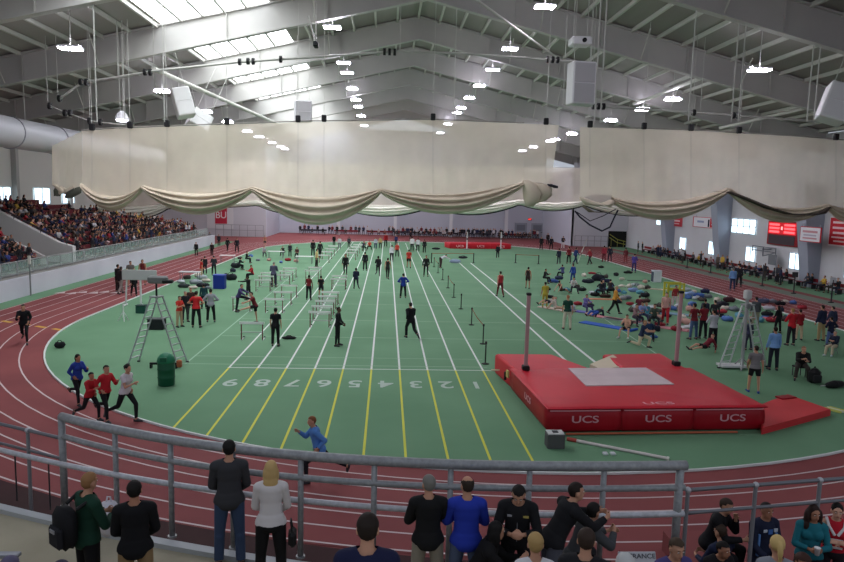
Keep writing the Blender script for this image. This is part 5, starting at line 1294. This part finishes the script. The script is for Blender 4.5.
P(625.3,263,248,'stand',180,L_((110,50,54)),L_((130,60,62)),'person in brownish red walking alone on the red lanes')
P(633.7,272.5,249.5,'phone',150,L_((84,70,150)),L_((56,50,100)),'athlete in purple standing at the right infield edge',hair=('short',HB))
P(562.5,278,265,'ground',200,L_((70,74,120)),L_(BK),'person in blue-grey seated on the turf at the far right infield',skin=1)
P(572.6,283,264,'stand2',200,L_((46,76,160)),L_((40,62,130)),'person in bright blue standing at the right infield',hair=('short',HB),skin=1)
P(544,283,273,'ground',60,L_((30,28,32)),L_((30,28,32)),'person in black seated on the turf beside the blue bag',hair=('short',HD),skin=1)
P(544.6,308,282,'stand',190,S_((176,160,60)),TI((170,150,56)),'athlete dressed in yellow-olive standing at the runway',skin=1,hair=('short',HB))
P(561,293.5,283,'ground2',120,T_((110,60,52)),SH((60,50,50)),'athlete in brown red sitting with legs out on the turf',skin=3)
P(572.8,293,284,'ground',0,L_((206,204,206)),L_((60,60,70)),'person in white seated on the turf before the dark huddle',hair=('short',HB))
P(614,314,286,'walk',70,J_((206,146,60)),L_((26,26,30)),'man in an orange jacket and black trousers by the mats',hair=('short',(180,160,130)))
P(566.7,329.5,292,'stand2',180,S_((26,66,54)),L_((206,196,178)),'man in a dark green shirt and pale khaki trousers, back turned',hair=('short',(170,110,80)))
P(555.5,312,300,'ground2',70,S_((206,190,180)),SH((196,160,140)),'pale athlete sitting with legs stretched, left of the green shirt',skin=3)
P(548.5,309,300,'lie',-60,S_((190,180,176)),SH((60,60,66)),'athlete lying back on the pale mat at the lane edge',skin=3)
P(584.5,313.5,298.5,'ground',30,L_((120,110,180)),L_((60,56,96)),'person in purple and white seated on the mat',hair=('short',HD))
P(596,320.5,311,'lie',-50,L_((40,44,60)),L_((50,84,170)),'person in black lying down on the blue mat')
P(601,297,286.5,'ground',180,L_((36,40,50)),L_(BK),'person in charcoal seated at the left of the dark huddle')
P(609.5,295.5,285,'ground',150,L_((60,50,56)),L_(BK),'person in dark brown seated at the right of the dark huddle')
P(603.5,293,284,'ground2',0,L_((44,50,66)),L_((40,40,50)),'person in slate seated at the back of the dark huddle')
P(626.6,337.5,319,'ground',-40,S_((206,160,140)),SH((40,36,40)),'athlete in pale pink seated on the turf with white shoes',skin=3,shoes=(226,226,228))
P(640.5,347.5,320,'kneel',60,S_((36,46,76)),L_((206,190,160)),'man in a navy T-shirt kneeling on the turf in khaki trousers',hair=('short',(150,110,84)))
P(648,343,319,'ground',160,L_((34,52,84)),L_((40,50,70)),'person in dark blue seated behind the kneeling man')
P(634,325,305,'ground',30,L_((150,120,120)),L_((50,46,60)),'person in dusty pink seated at the back of the backpack group')
P(641,322,303,'ground',0,L_((130,150,196)),L_((60,66,96)),'person in pale blue seated in the backpack group')
P(648,321,300,'ground2',20,L_((60,130,150)),L_((60,84,96)),'person in teal seated in the backpack group')
P(653.5,326,303.5,'ground',-20,L_((70,84,72)),L_((40,46,50)),'person in grey-green at the right of the backpack group')
P(638.5,315,300,'ground',150,L_((110,50,64)),L_((40,36,46)),'person in dark rose at the far side of the backpack group')
P(664.8,324,292,'walk',-20,S_((206,160,150)),L_((186,44,54)),'person in pale pink with red trousers beside the yellow frame',skin=3,hair=('short',HB))
P(674.5,307.5,287,'stand2',10,L_((150,50,52)),L_((200,180,180)),'person in brick red standing behind the yellow frame')
P(693,339.5,303,'hips',200,S_((120,34,44)),L_((72,92,128)),'man in a dark red T-shirt and jeans in the standing group',hair=('short',HD),skin=1)
P(702.3,338.5,303.5,'backhand',190,S_((130,36,46)),L_((30,30,36)),'person in a dark red T-shirt and black trousers, middle of the group',hair=('short',HD),skin=2)
P(712,347.5,307,'fold',190,L_((176,174,182)),L_((26,24,30)),'person in a grey shirt and black trousers, right of the group',hair=('short',HB))
P(704,326,299,'stand',170,L_((60,64,84)),L_((50,60,90)),'person in slate blue behind the dark red pair')
P(713.5,328,300,'stand2',160,L_((44,42,48)),L_((34,34,40)),'person in black behind the grey-shirted one')
P(704.5,352.5,337,'recline',-80,L_((110,28,42)),SH((30,26,30)),'person in maroon reclining on the turf, bare legs to the left',skin=3,hair=('short',(120,80,60)))
P(732,290.5,265,'stand',170,L_((116,156,208)),L_((52,64,96)),'official in a light blue shirt standing on the right track',hair=('short',HG))
P(738.5,287,264,'stand2',190,L_((44,42,50)),L_((40,40,46)),'person in black beside the light blue official on the right track')
P(753,392.5,346,'stand2',165,S_((118,116,118)),SH((24,24,28)),'man in a grey T-shirt and black shorts holding a pole',hair=('short',HB),shoes=(40,70,150),skin=0)
P(754.5,328,297,'stand',170,L_((84,86,92)),L_((150,140,124)),'man in dark grey standing behind the top of the white ladder',hair=('short',HB))
P(748,350,321,'stand2',200,L_((60,60,84)),L_((60,62,76)),'person in slate seen through the legs of the white ladder',hair=('short',HD))
P(772.5,370,327,'stand',175,L_((122,160,212)),L_((34,36,48)),'official in a light blue shirt and dark trousers right of the ladder',hair=('short',HB),skin=1)
P(777.3,333,306,'stand2',200,L_((24,24,28)),L_((26,26,30)),'woman in black standing behind the light blue official',hair=('long',HD),female=True)
P(790.3,345.5,307.5,'fold',190,J_((190,34,44)),L_((40,38,44)),'man in a bright red jacket facing away at right',hair=('short',HL))
P(798.3,340,309.5,'backhand',180,J_((150,30,40)),L_((206,178,150)),'person in a dark red jacket and pale trousers right of the red jacket',hair=('short',HB))
P(820.3,341,304.5,'stand',195,J_((36,42,66)),L_((176,152,112)),'man in a navy jacket and khaki trousers at the right edge group',hair=('short',HB))
P(831,337,306.5,'stand2',190,J_((52,58,84)),L_((150,140,120)),'person in slate navy behind the right edge group',hair=('short',HB))
P(829.5,347,317,'hips',185,J_((26,30,54)),L_((84,104,150)),'man in a dark navy jacket and jeans at the right edge',hair=('short',HB))
P(833,355.5,333.5,'chair3',-60,J_((30,36,56)),L_((190,176,150)),'man in navy leaning back on a chair at the right edge',hair=('short',HG),shoes=(200,206,214))
P(800,378.5,345,'chair2',-25,J_((26,24,26)),L_((60,54,50)),'man in black seated hunched on a stool at right',hair=('short',(150,110,84)))
pl_=g(747.5,391.5); o=thing('measuring_pole','pale yellow pole held upright by the man in the grey T-shirt','pole',pl_); MB().cone((0,0,0),(0,0,1.35),.03).obj('pole',mat((206,190,120),.5),o); MB().ell((0,0,1.37),(.04,.04,.04)).obj('knob',M_DARK,o)
P(676,290,272,'stand',190,L_((70,74,96)),L_((60,62,80)),'person in grey-blue behind the blue kit heap') if 0 else None
# ---------------------------------------------------------------- people on the near walkway and steps
def NP(x,ytop,floor,pose,rz,top,bot,label,hair=('short',HB),skin=0,female=False,tn=None,hs=.97,shoes=(50,50,54)):
    q=person_parts(pose,top[0],bot[0],hair[0],female,.0115); z=floor+q['h']*hs
    if hair[0]!='bald': z+=.012
    p=g(x,ytop,z); hc=Matrix.Rotation(R(rz),3,'Z')@(Vector((q['J']['hc'].x,q['J']['hc'].y,0))*hs); p.x-=hc.x; p.y-=hc.y
    return person(label,(p.x,p.y,floor),rz,pose,top,bot,hair,skin,shoes,hs,female,.0115,None,True,tn)
def ZS(k): return TIER[k][1]
f1=NP(89,472,WZ,'hold',140,J_((24,60,46)),L_((20,20,24)),'fair-haired man in a green and black jacket with a black backpack',hair=('short',(150,110,72)))
NP(134,480,WZ,'backhand',195,J_((18,18,22)),L_((150,124,90)),'dark-haired man in a black jacket and khaki trousers at left',hair=('short',HD),skin=1)
NP(229,439.5,WZ,'backhand',190,J_((58,58,62)),L_((62,78,108)),'man in a dark grey jacket and jeans watching from the guardrail',hair=('short',HD),hs=1.0)
NP(271,460,WZ,'backhand',185,L_((214,208,208)),L_((20,20,22)),'woman with wavy blonde hair in a white sweater and black trousers',hair=('long',(196,164,110)),female=True)
NP(429,474.5,WZ,'leanrail' if 0 else 'hold',180,J_((22,22,24)),L_((146,138,124)),'grey-haired man in a black jacket and beige trousers',hair=('short',(120,118,112)))
NP(467.5,476.5,WZ,'hold',178,J_((38,58,168)),L_((84,96,122)),'balding man in a bright blue jacket and jeans',hair=('bald',(50,40,34)))
NP(519,484.5,WZ,'lookdown',-12,J_((22,22,26)),L_((24,24,28)),'man in a black zip jacket looking down at his hands',hair=('short',HD))
NP(577,482,WZ,'leanrail',105,J_((24,24,28)),L_((84,86,98)),'heavy man in black leaning on the rail, face turned right',hair=('short',HB))
NP(368,513,ZS(3),'chair',178,J_((24,28,62)),L_((40,44,60)),'dark-haired man in navy seen from behind, close to the camera',hair=('short',HB))
NP(497,521,WZ,'chair2',80,J_((22,20,22)),L_((26,26,28)),'person with black hair in black, seated and bending right',hair=('long',(18,16,16)),female=True)
NP(536,532.5,ZS(0),'chair',175,L_((212,212,216)),L_((60,60,70)),'person with short blonde hair in a white top',hair=('short',(180,148,96)),female=True)
NP(594,502,WZ,'chair2',110,J_((74,76,80)),L_((40,40,44)),'dark-haired man in a charcoal hooded jacket turned right',hair=('short',HD))
NP(587,528,ZS(1),'chair',160,J_((30,30,34)),L_((30,30,34)),'brown-haired person in a black hooded jacket, back turned',hair=('short',(54,40,32)))
NP(626,553,ZS(1),'chair',180,J_((110,110,116)),L_((60,60,66)),'grey-white haired person whose head tops the bottom edge',hair=('short',(190,190,190)))
NP(677.5,538,WZ,'chair',10,L_((78,70,124)),L_((50,50,60)),'man with brown hair in a purple shirt below the railing',hair=('short',(70,54,40)))
NP(727,498,1.35,'handface',45,J_((22,22,26)),L_((24,24,28)),'person in black seated with a hand raised to the face',hair=('short',(60,46,38)))
NP(721,524,1.0,'chair',200,L_((30,38,66)),L_((30,36,56)),'brown-haired person in navy, back turned, by the railing',hair=('short',(60,46,36)))
NP(724,541.5,1.0,'chair2',10,L_((28,26,30)),L_((28,26,30)),'dark-haired person in black looking down, near the bottom edge',hair=('short',HD),skin=1)
NP(767.5,502.5,1.0,'backhand',10,J_((30,36,60)),L_((40,46,70)),'man in a navy track jacket standing and looking right',hair=('short',HD),skin=1)
NP(778,535,WZ,'chair',165,L_((140,144,154)),L_((60,60,70)),'person with a blonde ponytail in a grey sweatshirt',hair=('pony',(206,176,116)),female=True)
NP(815,505,1.0,'hold',-20,L_((30,110,124)),L_((30,30,36)),'woman with long dark curly hair in a teal top holding a cup',hair=('curly',(46,30,26)),female=True,skin=1)
NP(838,503,1.0,'fold',-25,T_((190,30,48)),L_((40,36,42)),'dark-haired woman in a red and white jersey at the right edge',hair=('bun',HD),female=True,skin=3)
NP(804,553,WZ,'chair',5,L_((60,50,50)),L_((40,40,44)),'person with auburn hair and ruddy face peeking at the bottom edge',hair=('short',(60,34,26)),skin=1)
NP(9,556,ZS(0),'chair',180,L_((96,90,116)),L_((60,60,70)),'person in grey-purple at the lower left corner',hair=('short',(96,90,116)))
NP(60,560.5,ZS(0),'chair',180,L_((30,30,50)),L_((40,40,50)),'person with navy cap at the lower left edge',hair=('short',(34,34,60)))
# backpack, bags, cup
def at_local(t,v): return t.location+Matrix.Rotation(t.rotation_euler.z,3,'Z')@Vector(v)
b=thing('backpack','black backpack worn by the fair-haired man at left','bag',at_local(f1,(.02,.24,1.12)),f1.rotation_euler.z)
MB().box((0,0,0),(.36,.2,.5),bev=.09).obj('body',mat((22,22,26),.8),b,True); MB().box((0,.1,-.08),(.26,.08,.26),bev=.035).obj('front_pocket',mat((32,32,38),.8),b); MB().box((0,.145,.0),(.1,.012,.04)).obj('tag',mat((150,150,154),.6),b)
for s in (-1,1): MB().tube([(s*.12,-.08,.22),(s*.14,-.2,.28),(s*.14,-.34,.2),(s*.13,-.38,.0)],.022,6).obj('strap',M_BLK,b)
p=g(110,536,WZ); b=thing('plastic_bag','crumpled white plastic bag hanging between the two men at left','bag',(p.x,p.y,WZ))
mb=MB(); rr=[]
for k in range(8):
    z=.02+.5*k/7; rad=.19*math.sin(PI*(.15+.8*k/8)); rr.append([Vector((rad*(1+.16*math.sin(5*a+k*1.7))*math.cos(a),.75*rad*(1+.14*math.cos(4*a+k))*math.sin(a),z)) for a in [2*PI*i/18 for i in range(18)]])
mb.loft(rr).obj('bag_body',mat((214,210,220),.6),b,True); MB().tube([(-.04,0,.5),(-.02,0,.6),(.02,0,.6),(.04,0,.5)],.012).obj('handle',mat((214,210,220),.6),b)
q=bpy.data.objects
def holder(label): return next(o for o in q if o.get('label')==label)
w=holder('woman with long dark curly hair in a teal top holding a cup'); J=person_parts('hold','long','long','curly',True,.0115); c=at_local(w,(J['J']['wrR']+J['J']['hdR']*.08)+Vector((0,-.05,J['dz'])))
cu=thing('paper_cup','white paper cup held by the woman in teal','cup',c); MB().lathe((0,0,-.05),[(.03,0),(.04,.1),(.042,.102),(.036,.1),(.028,.01)],14).obj('cup',mat((230,228,230),.6),cu,True); MB().lathe((0,0,.05),[(.043,0),(.043,.012),(.01,.016)],14).obj('lid',mat((236,236,236),.5),cu)
w=holder('woman with wavy blonde hair in a white sweater and black trousers'); hb=thing('handbag','small black handbag hanging at the blonde woman right side','bag',at_local(w,(-.27,.05,.62)),w.rotation_euler.z)
MB().box((0,0,.1),(.1,.24,.2),bev=.04).obj('body',M_BLK,hb); MB().tube([(0,-.08,.18),(0.02,-.05,.32),(0.02,.05,.32),(0,.08,.18)],.01).obj('strap',M_BLK,hb)
# white lettering blocks on chest
w=holder('man in a black zip jacket looking down at his hands')
for dx,wd,col in ((.09,.07,(150,150,156)),(-.09,.09,(176,160,90))): MB().box((-dx,-.158,1.33),(wd,.012,.025)).obj('chest_emblem',mat(col,.7),w)
w=holder('man in a navy track jacket standing and looking right')
for dx,dz,wd,hh,col in ((.09,1.36,.06,.05,(190,196,210)),(0,1.34,.07,.07,(70,110,180)),(-.09,1.36,.06,.04,(190,196,210))): MB().box((dx,-.158,dz),(wd,.012,hh)).obj('chest_emblem',mat(col,.7),w)
for s in (-1,1): MB().box((s*.0+s*.15,-.1,1.12),(.03,.05,.34)).obj('side_stripe',mat((96,140,200),.7),w)
w=holder('dark-haired woman in a red and white jersey at the right edge')
for k in range(2): MB().box((0,-.145,1.20-.12*k),(.2,.012,.03)).obj('jersey_stripe',mat((226,220,222),.7),w)
for s in (-1,1): MB().tube([(s*.13,-.04,1.5),(s*.1,-.13,1.4),(s*.02,-.165,1.28)],.02,6).obj('white_trim',mat((226,224,226),.7),w)
w=holder('man in a black zip jacket looking down at his hands'); 
MB().tube([(0,-.155,1.36),(0,-.165,1.2),(0,-.15,1.0)],.006,5).obj('zip',mat((110,110,114),.4),w)
# seat rail at the lower left
p=g(13,553.5,ZS(0)+.4); t=thing('bench','grey bench end at the lower left corner','bench',(p.x,p.y,ZS(0))); MB().box((-.2,0,.38),(.55,.1,.05),bev=.01).obj('seat_slat',mat((150,152,160),.5,.3),t); MB().box((0,0,.18),(.05,.08,.36)).obj('leg',M_RAIL,t); MB().box((-.35,0,.18),(.05,.08,.36)).obj('leg',M_RAIL,t)
# ---------------------------------------------------------------- crowds
CROWDC=[((28,28,34),'black'),((40,46,76),'navy'),((34,34,42),'charcoal'),((110,34,44),'maroon'),((150,36,46),'red'),((76,80,92),'grey'),((52,66,130),'blue'),((190,188,192),'white'),((96,80,72),'brown'),((206,168,70),'yellow'),((60,62,70),'slate'),((196,170,170),'pale pink')]
CW=[26,15,18,8,4,9,3,6,6,2,10,3]
HC=[(28,22,18),(48,34,24),(70,50,34),(120,92,60),(24,20,20)]
CP=[('chair','long','long','short',False),('chair2','long','long','short',False),('chair3','jacket','long','short',False),('chair','long','long','long',True),('chair2','short','long','pony',True)]
def pick(): return rnd.choices(CROWDC,CW)[0]
SPECS=[]
def spect(label,loc,rz,kind,group,topc,bot=None):
    sk=rnd.choice([0,0,3,1,2])
    SPECS.append((label,loc,rz,kind,group,[SKIN[sk],rnd.choice(HC),topc,bot or rnd.choice([(30,30,36),(40,46,66),(50,50,56),(66,60,56)]),(40,40,44)],rnd.uniform(.94,1.04)))
def flush_crowd(budget):
    e=Vector((0,0,EYE)); SPECS.sort(key=lambda q:(Vector(q[1])-e).length)
    for q in SPECS[:budget]: crowd(q[0],q[1],q[2],crowd_mesh(*q[3]),q[5],q[4],q[6])
    V=[];F=[];I=[];ms=[];mi={}; off=0
    for q in SPECS[budget:]:
        me=crowd_mesh(*q[3],voxel=.042); n=len(me.vertices); co=np.empty(n*3,np.float32); me.vertices.foreach_get('co',co); co=co.reshape(-1,3)*q[6]
        c,s_=math.cos(R(q[2])),math.sin(R(q[2])); V.append(np.stack([co[:,0]*c-co[:,1]*s_+q[1][0],co[:,0]*s_+co[:,1]*c+q[1][1],co[:,2]+q[1][2]],1))
        sl=[]
        for cc in q[5]:
            if cc not in mi: mi[cc]=len(ms); ms.append(mat(cc,.8))
            sl.append(mi[cc])
        F+=[tuple(a+off for a in f.vertices) for f in me.polygons]; I+=[sl[f.material_index] for f in me.polygons]; off+=n
    me=bpy.data.meshes.new('crowd'); me.from_pydata(np.concatenate(V).tolist(),[],F); me.update()
    for m in ms: me.materials.append(m)
    me.polygons.foreach_set('material_index',I); me.shade_smooth()
    o=link('crowd',me); tag(o,'dense distant crowd of small seated and standing spectators around the hall','crowd'); o['kind']='stuff'
cnt=0; used={}
for sec,y0,y1,rows,step in (('near',44.2,51.5,6,.62),('far',56.8,93.3,9,.62)):
    for i in range(rows):
        n=0; y=y0+rnd.uniform(0,.4)
        while y<y1:
            yy=y; y+=step*rnd.uniform(.85,1.35)
            zt=rowz(i)+1.2
            if sec=='far':
                lim=9
                if yy>yend('far',i,93.3)-.4: break
                # red seats left empty high near the stair wall
                if i>=6 and 62<yy<71 and rnd.random()<.75: continue
            if rnd.random()<.06: continue
            n+=1; cnt+=1; c,cn=pick()
            if i==0 and rnd.random()<.3: kind=('stand2','long','long','short',False); x=rowx(0)-.05+.35; ps='standing'
            else: kind=rnd.choice(CP); x=rowx(i)-.14; ps='seated'
            if sec=='far': lab='%s spectator in %s, %s row up beyond the stair wall, %s from it'%(ps,cn,ordn(i+1),ordn(n))
            else: lab='%s spectator in %s, %s row up nearer than the stair wall, %s from left'%(ps,cn,ordn(i+1),ordn(n))
            spect(lab,(x,yy,rowz(i)-(0 if ps=='standing' else .02)),90+rnd.uniform(-25,25) if ps=='seated' else 90,kind,'spectators in the left grandstand',c)
# benches and people along the right wall
rowp=[]; yb=53.0; k=0
while yb<94:
    t=thing('bench','red bench against the right wall, %s from the right edge'%ordn(k+1),'bench',(37.0,yb+1.4,0)); k+=1; t['group']='red benches along the right wall'
    MB().box((0,0,.42),(.45,2.6,.06),bev=.02).obj('seat',mat((116,36,44),.7),t); MB().box((.22,0,.72),(.05,2.6,.3),bev=.015).obj('backrest',mat((140,34,44),.7),t)
    for s in (-1,1): MB().box((0,s*1.1,.2),(.4,.06,.4)).obj('leg',M_DARK,t)
    yb+=3.4
n=0; y=53.4
SKIPB=[43.3,58.3,74.4,89.0]
while y<94:
    yy=y; y+=rnd.uniform(.5,1.05)
    if rnd.random()<.1: continue
    n+=1; c,cn=pick(); st=rnd.random()<.3
    x=rnd.uniform(35.2,36.1) if st else 36.92
    spect('%s person in %s along the right wall benches, %s from the right edge'%('standing' if st else 'seated',cn,ordn(n)),(x,yy,0 if st else -.02),-90+rnd.uniform(-30,30),('stand2','jacket','long','short',False) if st else rnd.choice(CP),'people along the right wall',c)
# far wall crowd and benches
for k in range(7):
    bc_=(116,36,46) if k in(1,2) else (62,58,66)
    t=thing('bench','long %s bench at the far wall, %s from the left'%('dark red' if k in(1,2) else 'dark grey',ordn(k+1)),'bench',(-13+5.9*k,122.3,0)); t['group']='benches at the far wall'
    MB().box((0,0,.42),(4.6,.45,.06)).obj('seat',mat(bc_,.7),t); MB().box((0,.22,.75),(4.6,.05,.35)).obj('backrest',mat(bc_,.7),t)
    for s in (-1,1): MB().box((s*2,0,.2),(.06,.4,.4)).obj('leg',M_DARK,t)
n=0; x=-15.5
while x<27.8 and n<110:
    xx=x; x+=rnd.uniform(.5,.95)*(1.2 if x<0 else .45)
    n+=1; c,cn=rnd.choice([CROWDC[0],CROWDC[1],CROWDC[2],CROWDC[10],CROWDC[0],CROWDC[3],CROWDC[7]]); st=rnd.random()<.6
    spect('%s person in %s at the far wall, %s from the left end'%('standing' if st else 'seated',cn,ordn(n)),(xx,rnd.choice([121.5,123.2,124.2]) if st else 122.22,0 if st else -.02),rnd.uniform(-30,30),('stand2','jacket','long','short',False) if st else rnd.choice(CP),'people at the far wall',c)

flush_crowd(300-sum(1 for o in bpy.data.objects if o.name.startswith('person')))
# ---------------------------------------------------------------- light and colour
w=bpy.data.worlds.new('world'); scene.world=w; w.use_nodes=True; w.node_tree.nodes['Background'].inputs[0].default_value=(.8,.87,1,1); w.node_tree.nodes['Background'].inputs[1].default_value=AMB
scene.view_settings.view_transform='Standard'; scene.view_settings.exposure=EXPO
scene.cycles.max_bounces=6; scene.cycles.diffuse_bounces=4; scene.cycles.transparent_max_bounces=12; scene.cycles.use_denoising=True; scene.cycles.sample_clamp_indirect=4
